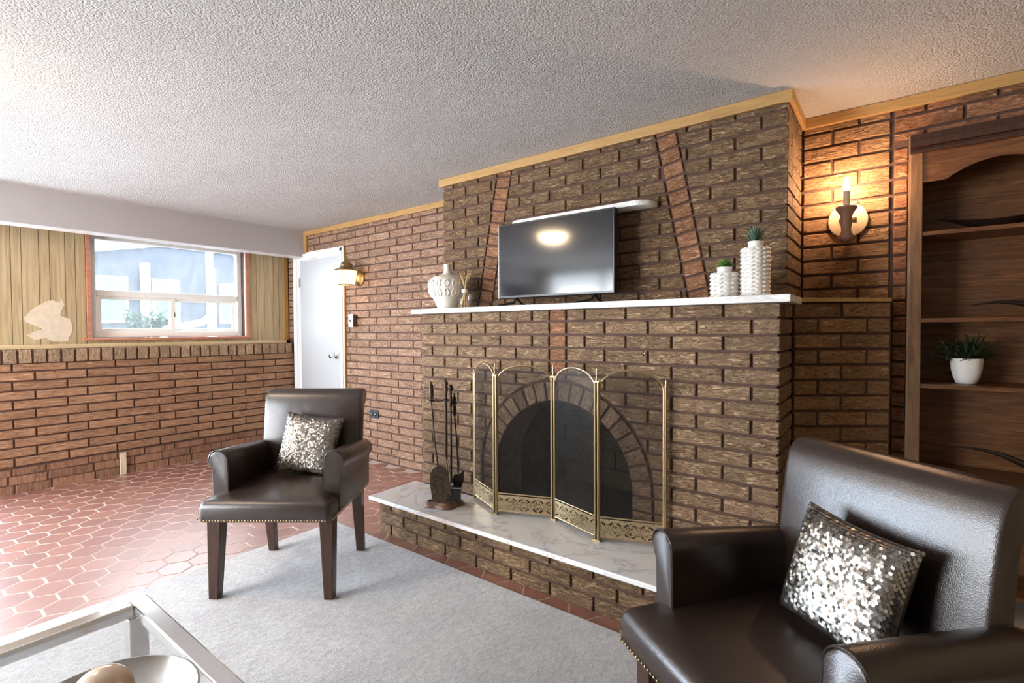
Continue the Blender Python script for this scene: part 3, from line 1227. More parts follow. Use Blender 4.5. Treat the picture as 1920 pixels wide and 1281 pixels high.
# ---- mantel, small marble shelf, side ledge, hearth
mb = MB().box(-.037, 2.056, -.050, .234, 1.269, 1.298)
tag(mb.build('mantel_shelf', M['marble_shelf'], bevel=.003), 'long white marble mantel slab across the fireplace front', 'mantel')
pts = []
for cx, a0, a1 in ((1.345, -PI / 2, 0), (.665, PI, PI * 1.5)):
    for k in range(9):
        a = a0 + (a1 - a0) * k / 8
        pts.append((cx + .09 * math.cos(a), .225 + .09 * math.sin(a)))
pts = pts[:9] + [(1.435, .2365), (.575, .2365)] + pts[9:]
mb = MB().prism(pts, 1.766, 1.791, lambda u, v, w: Vector((u, v, w)))
tag(mb.build('wall_shelf', M['marble_shelf'], bevel=.002), 'short round-ended white marble shelf on the bricks above the television', 'shelf')
mb = MB().prism([(2.016, .268), (2.354, .522), (2.354, .630), (2.016, .630)], 1.2815, 1.299, lambda u, v, w: Vector((u, v, w)))
tag(mb.build('corner_ledge', M['trim_wood'], bevel=.002), 'yellow wooden corner ledge right of the mantel below the candle sconce', 'ledge')

hearth = thing('raised_hearth', 'low brick hearth base under the veined marble slab', 'hearth')
HF = -.330
MB().box(.011, 2.003, HF + .011, .010, 0, .1825).build('masonry_core', M['mortar'], hearth)
pl_h = Plane((0, HF, 0), (1, 0, 0))
for k, (b, t) in enumerate(((.136, .1825), (.069, .124), (0, .057))):
    js = [.0995 + .2145 * i for i in range(9)] if k != 1 else [.207 + .2145 * i for i in range(9)]
    course(hearth, M['brick_hearth'], pl_h, 0, WX, b, t, js, d=.09)
    pls = Plane((0, 0, 0), (0, -1, 0))
    course(hearth, M['brick_hearth'], pls, .0, .23, b, t, [.11] if k != 1 else [])
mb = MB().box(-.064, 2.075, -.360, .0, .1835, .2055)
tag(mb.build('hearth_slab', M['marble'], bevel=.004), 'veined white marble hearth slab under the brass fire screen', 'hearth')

# ------------------------------------------------------------------ bookcase in the alcove
bk = thing('bookcase', 'built-in walnut bookcase with scalloped valance right of the candle sconce', 'bookcase', (2.409, .585, 0))
W = 1.05
D = .255
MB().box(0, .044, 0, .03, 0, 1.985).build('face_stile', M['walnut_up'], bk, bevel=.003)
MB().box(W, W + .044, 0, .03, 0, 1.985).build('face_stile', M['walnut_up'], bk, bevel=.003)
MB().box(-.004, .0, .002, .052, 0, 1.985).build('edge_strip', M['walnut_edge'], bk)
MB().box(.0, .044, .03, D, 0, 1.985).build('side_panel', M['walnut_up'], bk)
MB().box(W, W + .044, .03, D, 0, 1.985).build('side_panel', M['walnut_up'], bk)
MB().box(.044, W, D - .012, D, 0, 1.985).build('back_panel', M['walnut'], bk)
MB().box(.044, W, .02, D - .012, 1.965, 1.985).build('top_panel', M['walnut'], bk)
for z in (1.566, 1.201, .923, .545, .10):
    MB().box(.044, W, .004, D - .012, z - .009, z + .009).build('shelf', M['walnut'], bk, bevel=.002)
# scalloped valance
vp = [(.044, 1.91), (W, 1.91)]
curve = []
for i in range(65):
    t = i / 64
    u = .044 + (W - .044) * t
    q = .5 + abs(u - .547) if u < 0 else abs(u - .547)
    if u < .12 or u > .974: z = 1.783
    elif q < .09: z = 1.783 + .030 * (1 - q / .09) ** 2
    else: z = 1.783 + .063 * math.sin(PI * (q - .09) / .337) ** .8
    curve.append((u, z))
vm = MB()
for (u0, z0), (u1, z1) in zip(curve[:-1], curve[1:]):
    vm.box(0, 1, .004, .018, 0, 1)
    b = len(vm.v) - 8
    vm.v[b:b + 8] = [(u0, .004, z0), (u1, .004, z1), (u1, .018, z1), (u0, .018, z0), (u0, .004, 1.91), (u1, .004, 1.91), (u1, .018, 1.91), (u0, .018, 1.91)]
vm.build('valance', M['walnut'], bk)
cr = MB()
for a, b, z0, z1 in ((-.004, -.016, 1.905, 1.918), (-.004, -.008, 1.918, 1.930), (-.004, -.022, 1.930, 1.955), (-.004, -.010, 1.955, 1.985)):
    cr.box(.0, W + .044, b, .004, z0, z1)
cr.build('crown_molding', M['dark_wood'], bk, bevel=.002)

# ------------------------------------------------------------------ rug
mb = MB().box(-.325, 3.1, -3.0, -.410, .001, .011)
tag(mb.build('rug', M['rug_pile'], bevel=.004), 'pale grey short-pile rug under the two armchairs', 'rug')


# ------------------------------------------------------------------ armchairs
def rrect(hx, hy, r, cx, cy, z, n=5):
    out = []
    for sx, sy, a in ((1, 1, 0), (-1, 1, PI / 2), (-1, -1, PI), (1, -1, 1.5 * PI)):
        for k in range(n):
            t = a + PI / 2 * k / (n - 1)
            out.append(Vector((cx + sx * (hx - r) + r * math.cos(t), cy + sy * (hy - r) + r * math.sin(t), z)))
    return out


def make_chair(label):
    t = thing('armchair', label, 'chair', group='brown leather armchairs')
    lm_, wd = M['leather'], M['dark_wood']
    rings = []
    cy, hy, hx = .215, .262, .278
    for ins, z in ((.004, .366), (0, .372), (0, .425), (.004, .440), (.014, .450), (.035, .4565), (.08, .4615), (.14, .465), (.20, .4665)):
        rings.append(rrect(hx - ins, hy - ins, max(.022 - ins * .2, .01), 0, cy, z))
    MB().loft(rings).build('seat', lm_, t, smooth=50)
    # arms: key-hole section run from front to back
    for s in (-1, 1):
        poly = []
        poly.append((s * .280, .372))
        poly.append((s * .281, .50))
        poly.append((s * .283, .556))
        c = (s * .258, .600)
        for k in range(0, 15):
            a = -.80 + k * (PI + 1.0) / 14
            poly.append((c[0] + s * .0435 * math.cos(a), c[1] + .043 * math.sin(a)))
        poly.append((s * .213, .545))
        poly.append((s * .212, .44))
        poly.append((s * .212, .372))
        rg = []
        for y, k in ((.070, .93), (.074, .975), (.082, 1.0), (.20, 1.0), (.44, 1.0), (.50, .96)):
            cxm = s * .25
            dz = -max(y - .10, 0) * .10
            rg.append([Vector((cxm + (x - cxm) * k, y, .372 + (z - .372) * (1 - (1 - k) * .35) + (dz if z > .5 else 0))) for x, z in poly])
        arm = MB().loft(rg).build('arm', lm_, t, smooth=45)
        pp = [Vector((x * 1.0, .073, z)) for x, z in poly]
        MB().tube(pp, .0028, 6, True).build('piping', lm_, arm, smooth=60)
    prof = [(.426, .40), (.430, .47), (.441, .60), (.453, .70), (.466, .785), (.478, .825), (.494, .848), (.517, .861), (.545, .862), (.570, .850), (.582, .828), (.576, .806), (.558, .790), (.538, .775), (.523, .74), (.510, .64), (.500, .50), (.490, .372)]
    rg = []
    n = len(prof)
    my, mz = sum(p[0] for p in prof) / n, .62
    for x, k in ((-.249, .90), (-.2455, .96), (-.237, 1.0), (-.12, 1.0), (0, 1.0), (.12, 1.0), (.237, 1.0), (.2455, .96), (.249, .90)):
        off = -.006 * (1 - (abs(x) / .249) ** 2)
        rg.append([Vector((x, .5 + (y - .5) * k + (off if y < .5 else 0), mz + (z - mz) * (1 - (1 - k) * .12))) for y, z in prof])
    MB().loft(rg).build('backrest', lm_, t, smooth=50)
    for s in (-1, 1):
        a = [Vector((s * x, y, .37)) for x, y in ((.212, .005), (.272, .005), (.272, .065), (.212, .065))]
        b = [Vector((s * x, y, .0125)) for x, y in ((.230, .005), (.270, .005), (.270, .045), (.230, .045))]
        MB().loft([b, a]).build('leg', wd, t, bevel=.003)
        rings = []
        for y, z, h in ((.500, .0125, .018), (.485, .12, .020), (.468, .25, .024), (.455, .372, .027)):
            rings.append([Vector((s * .232 + dx * h, y + dy * h, z)) for dx, dy in ((-1, -1), (1, -1), (1, 1), (-1, 1))])
        MB().loft(rings).build('leg', wd, t, bevel=.002)
    nh = MB()
    for k in range(43):
        nh.ell((-.262 + .524 * k / 42, -.0475, .3745), .0042, .003, .0042, 6, 4)
    for s in (-1, 1):
        for k in range(34):
            nh.ell((s * .2885, -.03 + .47 * k / 33, .3745), .003, .0042, .0042, 6, 4)
    stuff(nh.build('nailhead_trim', M['old_brass'], t, smooth=60))
    MB().box(-.255, .255, .0, .45, .350, .368).build('seat_rail', wd, t)
    return t


ch1 = make_chair('dark brown leather armchair facing the camera near the fire tools, sequin pillow on seat')
CH1 = (.246, -1.100, 0, math.radians(36.4))
CH2 = (2.053, -1.093, 0, -.618)
ch1.location, ch1.rotation_euler = CH1[:3], (0, 0, CH1[3])
ch2 = dup(ch1, CH2[:3], CH2[3], 'dark brown leather armchair close to the camera beside the bookcase, partly out of frame')


def make_pillow(label, name='sequin_pillow'):
    """built standing in the XZ plane, sequined side towards -Y, base at z = 0"""
    t = thing(name, label, 'pillow', group='sequined pillows on the armchairs')
    n = 20
    H = .145
    mb = MB()

    def P(u, v, s):
        pu, pv = abs(u), abs(v)
        edge = (1 - pu ** 4) * (1 - pv ** 4)
        th = .052 * max(edge, 0) ** .55
        pin = 1 - .07 * (1 - (pu ** 2)) * pv ** 3, 1 - .07 * (1 - pv ** 2) * pu ** 3
        return Vector((u * H * pin[1], s * th, H + v * H * pin[0]))
    for s in (-1, 1):
        vs = [P(-1 + 2 * i / n, -1 + 2 * j / n, s) for j in range(n + 1) for i in range(n + 1)]
        fs = [(j * (n + 1) + i, j * (n + 1) + i + 1, (j + 1) * (n + 1) + i + 1, (j + 1) * (n + 1) + i) for j in range(n) for i in range(n)]
        mb.add(vs, fs)
    mb.build('cushion', M['pillow_cloth'], t, smooth=60)
    sq = MB()
    rows = 40
    rnd = random.Random(3)
    for j in range(rows):
        for i in range(rows):
            u = -1 + 2 * (i + .5 + (.25 if j % 2 else -.25)) / rows
            v = -1 + 2 * (j + .5) / rows
            u = max(-.985, min(.985, u))
            p = P(u, v, -1)
            e = .03
            tu = (P(min(u + e, 1), v, -1) - P(max(u - e, -1), v, -1)).normalized()
            tv = (P(u, min(v + e, 1), -1) - P(u, max(v - e, -1), -1)).normalized()
            nn = tu.cross(tv)
            nn += tu * rnd.gauss(0, .17) + tv * rnd.gauss(.14, .17)
            nn.normalize()
            a = nn.cross(tv).normalized()
            b = a.cross(nn)
            r = .0045
            c = p + nn * .0025
            sq.add([c + a * (r * math.cos(PI / 4 * k)) + b * (r * math.sin(PI / 4 * k)) for k in range(8)], [tuple(range(8))])
    stuff(sq.build('sequin_cover', M['sequin'], t))
    return t


def chair_mat(ch): return Matrix.Translation(ch[:3]) @ Matrix.Rotation(ch[3], 4, 'Z')


pw1 = make_pillow('small silver sequin pillow leaning on the far armchair by the fire tools')
pm1 = chair_mat(CH1) @ Matrix.Translation((.012, .318, .468)) @ Matrix.Rotation(math.radians(-17), 4, 'X') @ Matrix.Rotation(math.radians(7), 4, 'Y')
pw1.matrix_world = pm1
pw2 = dup(pw1, (0, 0, 0), 0, 'silver sequin pillow leaning on the near armchair beside the bookcase')
pw2.matrix_world = chair_mat(CH2) @ Matrix.Translation((.018, .315, .474)) @ Matrix.Rotation(math.radians(-17), 4, 'X') @ Matrix.Rotation(math.radians(3.5), 4, 'Y') @ Matrix.Scale(.92, 4)

# ------------------------------------------------------------------ fire screen
scr = thing('fire_screen', 'four-panel folding brass fire screen with arched tops and pierced base strip', 'fire screen')
nodes_ = [Vector((.462, -.022, 0)), Vector((.716, -.143, 0)), Vector((1.004, -.032, 0)), Vector((1.297, -.126, 0)), Vector((1.578, -.024, 0))]
ZB, ZSP, ZTP = .222, .900, .986


def filigree(mb, width, T):
    P_ = width / max(1, round(width / .0735))
    nu, nv = 112, 44
    hgt = .082
    keep = set()
    for i in range(nu):
        for j in range(nv):
            u = (i + .5) / nu * width
            v = (j + .5) / nv * hgt
            uu = (u % P_) - P_ / 2
            vv = v - .040
            r, th = math.hypot(uu, vv), math.atan2(vv, uu)
            hole = False
            if r < .0030: hole = True
            if .0060 < r < .0125 and math.cos(8 * th) > .35: hole = True
            if .0165 < r < .0225 and math.cos(14 * th) > .25: hole = True
            au = abs(uu)
            s_ = (v - .0595) - .75 * (au - .012)
            if abs(s_) < .0042 and .007 < au < .026: hole = True
            if math.hypot(au - P_ / 2, v - .072) < .0032: hole = True
            if math.hypot(au - P_ / 2 + .007, v - .062) < .0028: hole = True
            if math.hypot(au - .009, v - .0765) < .0024: hole = True
            if .0255 < r < .0295 and math.cos(18 * th + .6) > .1 and abs(vv) < .026: hole = True
            if math.hypot(au - .030, v - .052) < .0032 or math.hypot(au - .0315, v - .022) < .0034 or math.hypot(au - .027, v - .012) < .0026: hole = True
            s2 = (v - .0135) + .55 * (au - .020)
            if abs(s2) < .0035 and .010 < au < .031: hole = True
            if math.hypot(au - P_ / 2, v - .030) < .0036 or math.hypot(au - P_ / 2, v - .045) < .003: hole = True
            if not hole or v < .004 or v > hgt - .003: keep.add((i, j))
    idx = {}
    vs, fs = [], []
    for i, j in keep:
        q = []
        for a, b in ((i, j), (i + 1, j), (i + 1, j + 1), (i, j + 1)):
            if (a, b) not in idx:
                idx[(a, b)] = len(vs)
                vs.append(T(a / nu * width, .006 + b / nv * hgt))
            q.append(idx[(a, b)])
        fs.append(tuple(q))
    mb.add(vs, fs)


for k in range(4):
    A, B = nodes_[k], nodes_[k + 1]
    u = (B - A).normalized()
    w = (B - A).length
    i0, i1 = .010, w - .010
    wd = i1 - i0
    T = lambda s, z, A=A, u=u: A + u * s + Vector((0, 0, z))
    arch = []
    for q in range(21):
        a = PI - PI * q / 20
        arch.append((i0 + wd / 2 + wd / 2 * math.cos(a), ZSP + (ZTP - ZSP) * math.sin(a)))
    fr = MB().tube([T(i0, ZB)] + [T(a, b) for a, b in arch] + [T(i1, ZB)], .0048, 8)
    fr.cyl(T(i0, ZB + .004), T(i1, ZB + .004), .0045, n=8)
    fr.cyl(T(i0, ZB + .096), T(i1, ZB + .096), .0042, n=8)
    panel = fr.build('panel_frame', M['brass'], scr, smooth=50)
    ms = MB()
    out = [(i0, ZB + .09)] + [(a, b) for a, b in arch] + [(i1, ZB + .09)]
    ms.add([(s - w / 2, 0, z) for s, z in out], [tuple(range(len(out)))])
    o = ms.build('wire_mesh', M['wire_mesh'], panel)
    mid = A + u * (w / 2)
    o.matrix_local = Matrix(((u.x, -u.y, 0, mid.x), (u.y, u.x, 0, mid.y), (0, 0, 1, 0), (0, 0, 0, 1)))
    fg = MB()
    nrm = Vector((u.y, -u.x, 0))
    filigree(fg, wd, lambda s, z, T=T, i0=i0, nrm=nrm: T(i0 + s, ZB + z) + nrm * .003)
    stuff(fg.build('filigree_strip', M['brass'], panel))
for k in range(5):
    p = nodes_[k]
    po = MB()
    z1 = .930 if 0 < k < 4 else .918
    if 0 < k < 4:
        for s in (-1, 1):
            po.cyl(p + Vector((s * .0085, -.004, .212)), p + Vector((s * .0085, -.004, z1)), .0062, n=10)
        po.box(p.x - .017, p.x + .017, p.y - .012, p.y + .006, .2065, .215)
        po.box(p.x - .014, p.x + .014, p.y - .010, p.y + .004, z1, z1 + .006)
        o = po.build('hinge_post', M['old_brass'], scr, smooth=50)
        fi = MB().lathe([(.0075, 0), (.006, .006), (.0025, .012), (.004, .022), (.0055, .032), (.003, .042), (.0012, .052), (.0005, .060)], 10, (p.x, p.y - .003, z1 + .006))
        fi.build('finial', M['brass'], o, smooth=50)
    else:
        po.cyl(p + Vector((0, -.002, .2065)), p + Vector((0, -.002, z1)), .0055, n=10)
        o = po.build('end_post', M['old_brass'], scr, smooth=50)
        MB().lathe([(.006, 0), (.007, .004), (.003, .010), (.004, .018), (.001, .030)], 10, (p.x, p.y - .002, z1)).build('finial', M['brass'], o, smooth=50)

# ------------------------------------------------------------------ fire tools on the hearth
tx, ty, tz = .398, -.195, .2060
stand = thing('tool_stand', 'brown metal fire tool stand with scalloped base on the marble hearth', 'tool stand', (tx, ty, tz))
bp = []
for k in range(36):
    a = 2 * PI * k / 36
    r = .074 + .012 * math.cos(4 * a + .6)
    bp.append((r * 1.22 * math.cos(a + .45) * 1.0, r * .86 * math.sin(a + .45)))
rot = Matrix.Rotation(.65, 4, 'Z')
mb = MB()
rings = []
for k, z in ((1.0, 0), (1.0, .008), (.90, .022), (.80, .030), (.72, .026), (.70, .022)):
    rings.append([rot @ Vector((x * k * 1.12 - .004, y * k * 1.12 - .018, z)) for x, y in bp])
mb.loft(rings)
mb.build('base', M['pewter_brown'], stand, smooth=35)
mb = MB().cyl((0, .01, .02), (0, .01, .60), .0085, n=12)
mb.build('pole', M['bronze'], stand, smooth=40)
HZ = .575


def handle(mb, x, y, z, L=.10, r=.0135):
    mb.lathe([(.006, -.012), (.017, -.010), (.017, -.004), (.009, .0), (.008, .012), (r, L * .55), (r * .75, L * .66), (r, L * .75), (r * .9, L * .86), (.004, L * .94), (.006, L), (.001, L * 1.06)], 12, (x, y, z))


hb = MB()
handle(hb, 0, .01, HZ + .01, .105)
hb.build('finial', M['bronze'], stand, smooth=50)
hooks = {k: (q * .795 + w * -.606, q * .606 + w * .795) for k, (q, w) in {'a': (-.074, .0), 'c': (.036, -.012), 'd': (.054, .008)}.items()}
bar = MB()
for k, (x, y) in hooks.items():
    bar.tube([(0, .01, HZ), (x * .6, y * .6 + .004, HZ - .004), (x, y + .012, HZ)], .0045, 6)
bar.build('hook_bar', M['bronze'], stand, smooth=50)
rz = YAW * 0.0
# paddle shovel with its flat back outwards
t = thing('ash_shovel', 'fire shovel hanging with its worn paddle blade facing out', 'shovel', (tx + hooks['a'][0], ty + hooks['a'][1], tz))
hb = MB()
handle(hb, 0, 0, HZ + .005, .095)
hb.build('handle', M['bronze'], t, smooth=50)
MB().tube([(0, 0, HZ), (.028, -.004, .36), (.060, -.006, .20)], .0042, 8).build('rod', M['bronze'], t, smooth=50)
bl = [(-.034, .035), (-.044, .12), (-.046, .165), (-.036, .200), (-.018, .220), (.006, .224), (.026, .212), (.040, .180), (.046, .12), (.052, .075), (.030, .040), (0, .022)]
cs_, sn_ = math.cos(.60), math.sin(.60)
MB().prism(bl, -.016, -.020, lambda u, v, w: Vector((.081 + 1.2 * u * cs_ - w * sn_, -.012 + 1.2 * u * sn_ + w * cs_ * 1.0, v + .010))).build('blade', plain('worn_iron', (.10, .075, .05), .55, .6, nscale=60, nstr=.3, var=.5), t)
# brush
t = thing('hearth_brush', 'hearth brush with a black box head and ball-topped handle', 'brush', (tx + hooks['c'][0], ty + hooks['c'][1], tz))
hb = MB()
hb.lathe([(.007, 0), (.011, .015), (.007, .03), (.010, .045), (.006, .062), (.009, .07), (.006, .078), (.012, .092), (.014, .104), (.010, .116), (.001, .12)], 12, (0, 0, HZ - .03))
hb.build('handle', M['iron'], t, smooth=50)
MB().cyl((0, 0, .12), (0, 0, HZ - .02), .0055, n=10).build('rod', M['iron'], t, smooth=50)
T = Matrix.Translation((.034, -.022, .036)) @ Matrix.Rotation(.60, 4, 'Z')
bb = MB()
bb.loft([[T @ Vector((x, y, 0)) for x, y in ((-.040, -.016), (.040, -.016), (.040, .016), (-.040, .016))], [T @ Vector((x, y, .072)) for x, y in ((-.047, -.020), (.047, -.020), (.047, .020), (-.047, .020))]])
hd = bb.build('head', M['black_plastic'], t, bevel=.003)
MB().box(-.047, .047, -.0205, .0205, .0725, .077, T).build('metal_rim', M['steel'], hd)
# two bright steel strips leaning by the pole
t = thing('steel_strips', 'two bright steel strips leaning against the tool stand pole', 'tongs', (tx, ty, tz))
MB().tube([(.056, -.030, .112), (.040, -.016, .16), (.020, -.006, .225), (.010, -.004, .262)], [.005, .007, .009, .0095], 8, flat=.5).build('arm', M['steel'], t, smooth=50)
MB().tube([(.060, -.024, .110), (.046, -.008, .16), (.028, .002, .225), (.016, .004, .250)], [.004, .005, .006, .006], 8, flat=.5).build('arm', M['chrome'], t, smooth=50)
# scoop
t = thing('coal_scoop', 'black pointed coal scoop on a thin rod behind the brush', 'scoop', (tx + hooks['d'][0], ty + hooks['d'][1], tz))
hb = MB()
hb.lathe([(.004, -.070), (.009, -.06), (.010, -.02), (.006, -.004), (.017, 0), (.014, .008), (.007, .012), (.010, .03), (.005, .045), (.007, .052), (.001, .062)], 12, (0, 0, HZ - .02))
hb.build('handle', M['iron'], t, smooth=50)
MB().tube([(0, 0, HZ - .08), (.010, .004, .36), (.018, .008, .17)], .0040, 8).build('rod', M['iron'], t, smooth=50)
sc = MB()
prof_s = [(-.030, .135), (-.020, .162), (.012, .165), (.036, .190), (.034, .130), (.024, .100), (-.022, .100)]
sc.prism(prof_s, .002, .018, lambda u, v, w: Vector((.018 + u * cs_ - w * sn_, u * sn_ + w * cs_, v)))
sc.build('blade', M['iron'], t, bevel=.002)

# ------------------------------------------------------------------ television and things on the mantel
ZMT = 1.2985
tv = thing('television', 'black flat screen television standing on the marble mantel', 'television', (.913, .10, ZMT))
MB().box(-.362, .362, .0, .035, .048, .468).build('bezel', M['black_plastic'], tv, bevel=.004)
MB().box(-.352, .352, -.0015, .001, .062, .460).build('screen', M['tv_screen'], tv)
MB().box(-.365, -.362, -.001, .03, .05, .466).build('edge_trim', M['steel'], tv)
MB().box(-.27, .27, .035, .062, .10, .36).build('rear_housing', M['black_plastic'], tv, bevel=.01)
for s in (-1, 1):
    x = s * .245
    mb = MB()
    mb.tube([(x - .060 * 1, -.085, .004), (x - .010, .0, .022), (x, .012, .060)], [.005, .007, .009], 8)
    mb.tube([(x, .012, .050), (x + .010, .04, .020), (x + .020, .11, .004)], [.009, .006, .005], 8)
    mb.build('foot', M['black_plastic'], tv, smooth=50)

va = thing('bottle_vase', 'white ceramic bottle vase with embossed ovals at the mantel end', 'vase', (.165, .070, ZMT))
MB().lathe([(.058, 0), (.062, .004), (.066, .02), (.082, .055), (.106, .090), (.116, .120), (.117, .155), (.108, .180), (.085, .197), (.050, .206), (.032, .213), (.024, .225), (.020, .245), (.0195, .268), (.0215, .274), (.017, .275), (.015, .24)], 36).build('body', M['ceramic'], va, smooth=60)
for zr, rr in ((.150, .1165), (.096, .1075)):
    rl = MB()
    for k in range(15):
        a = 2 * PI * k / 15
        T = Matrix.Rotation(a, 4, 'Z')
        pth = []
        for q in range(14):
            b = 2 * PI * q / 14
            zz = zr + .021 * math.sin(b)
            lean = 0 if zr > .12 else (zz - zr) * .45
            pth.append(T @ Vector((rr + lean, .0125 * math.cos(b), zz)))
        rl.tube(pth, .0034, 6, False, True)
    stuff(rl.build('oval_relief', M['ceramic'], va, smooth=60))

rd = thing('reed_diffuser', 'glass reed diffuser bottle with tan reeds beside the bottle vase', 'diffuser', (.322, .06, ZMT))
MB().lathe([(.038, 0), (.040, .003), (.040, .075), (.036, .088), (.020, .096), (.018, .098)], 4 * 6).build('bottle', M['bottle_glass'], rd, smooth=40)
MB().lathe([(.018, .090), (.020, .092), (.020, .112), (.014, .115), (.006, .115)], 16).build('collar', M['ceramic'], rd, smooth=40)
rnd = random.Random(5)
for k in range(9):
    a = 2 * PI * k / 9
    x0, y0 = -.028 * math.cos(a), -.026 * math.sin(a)
    x1, y1 = .040 * math.cos(a) * rnd.uniform(.6, 1), .034 * math.sin(a) * rnd.uniform(.5, 1)
    MB().tube([(x0, y0, .004), (x0 * .1, y0 * .1, .110), (x1, y1, rnd.uniform(.196, .212))], .0026, 6).build('reed', M['reed'], rd)


def textured_pot(name, label, loc, r, h, neck_r, neck_h, rows, group):
    t = thing(name, label, 'planter', loc, group=group)
    MB().lathe([(r * .96, 0), (r, .003), (r, h - .004), (r * .96, h), (neck_r * 1.05, h + .002), (neck_r * .96, h + .004), (neck_r, h + neck_h), (neck_r * .88, h + neck_h), (neck_r * .86, h + neck_h - .012)], 32).build('pot', M['ceramic_white'], t, smooth=50)
    rl = MB()
    nc = 11
    for c_ in range(nc):
        a = 2 * PI * c_ / nc
        T = Matrix.Rotation(a, 4, 'Z')
        for q in range(rows):
            z = h * (q + (.5 if c_ % 2 else .25) + .1) / rows
            if z > h - .006: continue
            pth = []
            for e in range(7):
                b = -.27 + .54 * e / 6
                pth.append(T @ Vector(((r + .0015) * math.cos(b), (r + .0015) * math.sin(b), z + (.004 if abs(e - 3) > 1.5 else 0))))
            rl.tube(pth, [.0022, .0042, .0048, .0050, .0048, .0042, .0022], 8)
    stuff(rl.build('basket_relief', M['ceramic_white'], t, smooth=60))
    MB().lathe([(.001, h + neck_h - .010), (neck_r * .86, h + neck_h - .010)], 20).build('soil', M['soil'], t)
    return t


def leaf_blade(mb, base, tip, w, sag=.0, n=5, up=Vector((0, 0, 1))):
    base, tip = Vector(base), Vector(tip)
    d = tip - base
    side = d.cross(up)
    if side.length < 1e-5: side = Vector((1, 0, 0))
    side.normalize()
    nn = side.cross(d).normalized()
    L_, R_, C_ = [], [], []
    for k in range(n + 1):
        t = k / n
        p = base + d * t + nn * (sag * math.sin(PI * t))
        ww = w * (math.sin(PI * min(t * .85 + .15, 1))) ** .8 * .5 if k < n else .0004
        L_.append(p - side * ww + nn * ww * .3)
        R_.append(p + side * ww + nn * ww * .3)
        C_.append(p - nn * ww * .25)
    vs = L_ + C_ + R_
    fs = []
    for k in range(n):
        fs += [(k, k + 1, n + 1 + k + 1, n + 1 + k), (n + 1 + k, n + 1 + k + 1, 2 * (n + 1) + k + 1, 2 * (n + 1) + k)]
    mb.add(vs, fs)


pg = 'white textured planters on the mantel'
p1 = textured_pot('succulent_planter', 'short white textured planter with green rosette succulent on the mantel', (1.793, .065, ZMT), .052, .104, .029, .024, 6, pg)
rnd = random.Random(8)
for k in range(34):
    a = k * 2.399
    lev = k / 34
    rr = .046 * (1 - lev * .62)
    lf = MB()
    leaf_blade(lf, (.006 * math.cos(a), .006 * math.sin(a), .122), (rr * math.cos(a), rr * math.sin(a), .134 + .034 * lev), .020, .005)
    lf.build('leaf', M['leaf_green'], p1, smooth=60)
p2 = textured_pot('succulent_planter', 'tall white textured planter with spiky blue-green plant at the mantel end', (1.912, .065, ZMT), .0505, .197, .029, .026, 12, pg)
for k in range(30):
    a = k * 2.399
    lev = k / 30
    rr = .056 * (1 - lev * .8) + .004
    lf = MB()
    leaf_blade(lf, (.008 * math.cos(a), .008 * math.sin(a), .216), (rr * math.cos(a), rr * math.sin(a), .248 + .042 * (lev ** .7) + rnd.uniform(0, .008)), .0085, .003)
    lf.build('leaf', M['leaf_blue'], p2, smooth=60)

# ------------------------------------------------------------------ wall lamps
sc_ = thing('candle_sconce', 'round-plate candle wall sconce with lit flame bulb in the alcove', 'wall lamp', (2.188, .634, 1.665))
T = Matrix.Rotation(PI / 2, 4, 'X')
mb = MB().lathe([(.001, 0), (.076, 0), (.078, .004), (.076, .012), (.060, .016), (.001, .018)], 32)
mb.v = [tuple(T @ Vector(v)) for v in mb.v]
mb.build('wall_plate', M['plaster_plate'], sc_, smooth=40)
MB().tube([(0, -.012, 0), (0, -.05, -.004), (0, -.10, .0)], .010, 8).build('arm', M['turned_wood'], sc_, smooth=50)
MB().box(-.034, .034, -.024, -.012, -.006, .012).build('bracket', M['old_brass'], sc_, bevel=.003)
MB().lathe([(.006, -.112), (.020, -.108), (.031, -.096), (.030, -.086), (.022, -.074), (.018, -.06), (.022, -.03), (.020, -.018), (.022, -.008), (.024, .008), (.036, .028), (.042, .036), (.040, .044), (.030, .046), (.016, .046)], 24, (0, -.105, 0)).build('cup', M['turned_wood'], sc_, smooth=50)
MB().lathe([(.0125, .044), (.0125, .114), (.006, .116)], 16, (0, -.105, 0)).build('candle', M['candle'], sc_, smooth=50)
MB().lathe([(.006, .116), (.012, .128), (.0125, .140), (.009, .155), (.005, .168), (.001, .178)], 16, (0, -.105, 0)).build('flame_bulb', M['flame_bulb'], sc_, smooth=60)

la = thing('lantern_sconce', 'brass carriage lantern wall lamp beside the white door', 'wall lamp', (-1.505, .634, 1.64))
mb = MB().lathe([(.001, 0), (.072, 0), (.070, .008), (.050, .022), (.028, .038), (.001, .040)], 24)
mb.v = [tuple(T @ Vector(v)) for v in mb.v]
mb.build('wall_plate', M['old_brass'], la, smooth=40)
lc = Vector((0, -.135, 0))
MB().tube([(0, -.03, 0), (0, -.06, .01), (0, -.07, .06), (0, -.10, .085)], .008, 8).build('arm', M['old_brass'], la, smooth=50)


def hexring(r, z, n=6, ph=0): return [lc + Vector((r * math.cos(2 * PI * k / n + ph), r * math.sin(2 * PI * k / n + ph), z)) for k in range(n)]


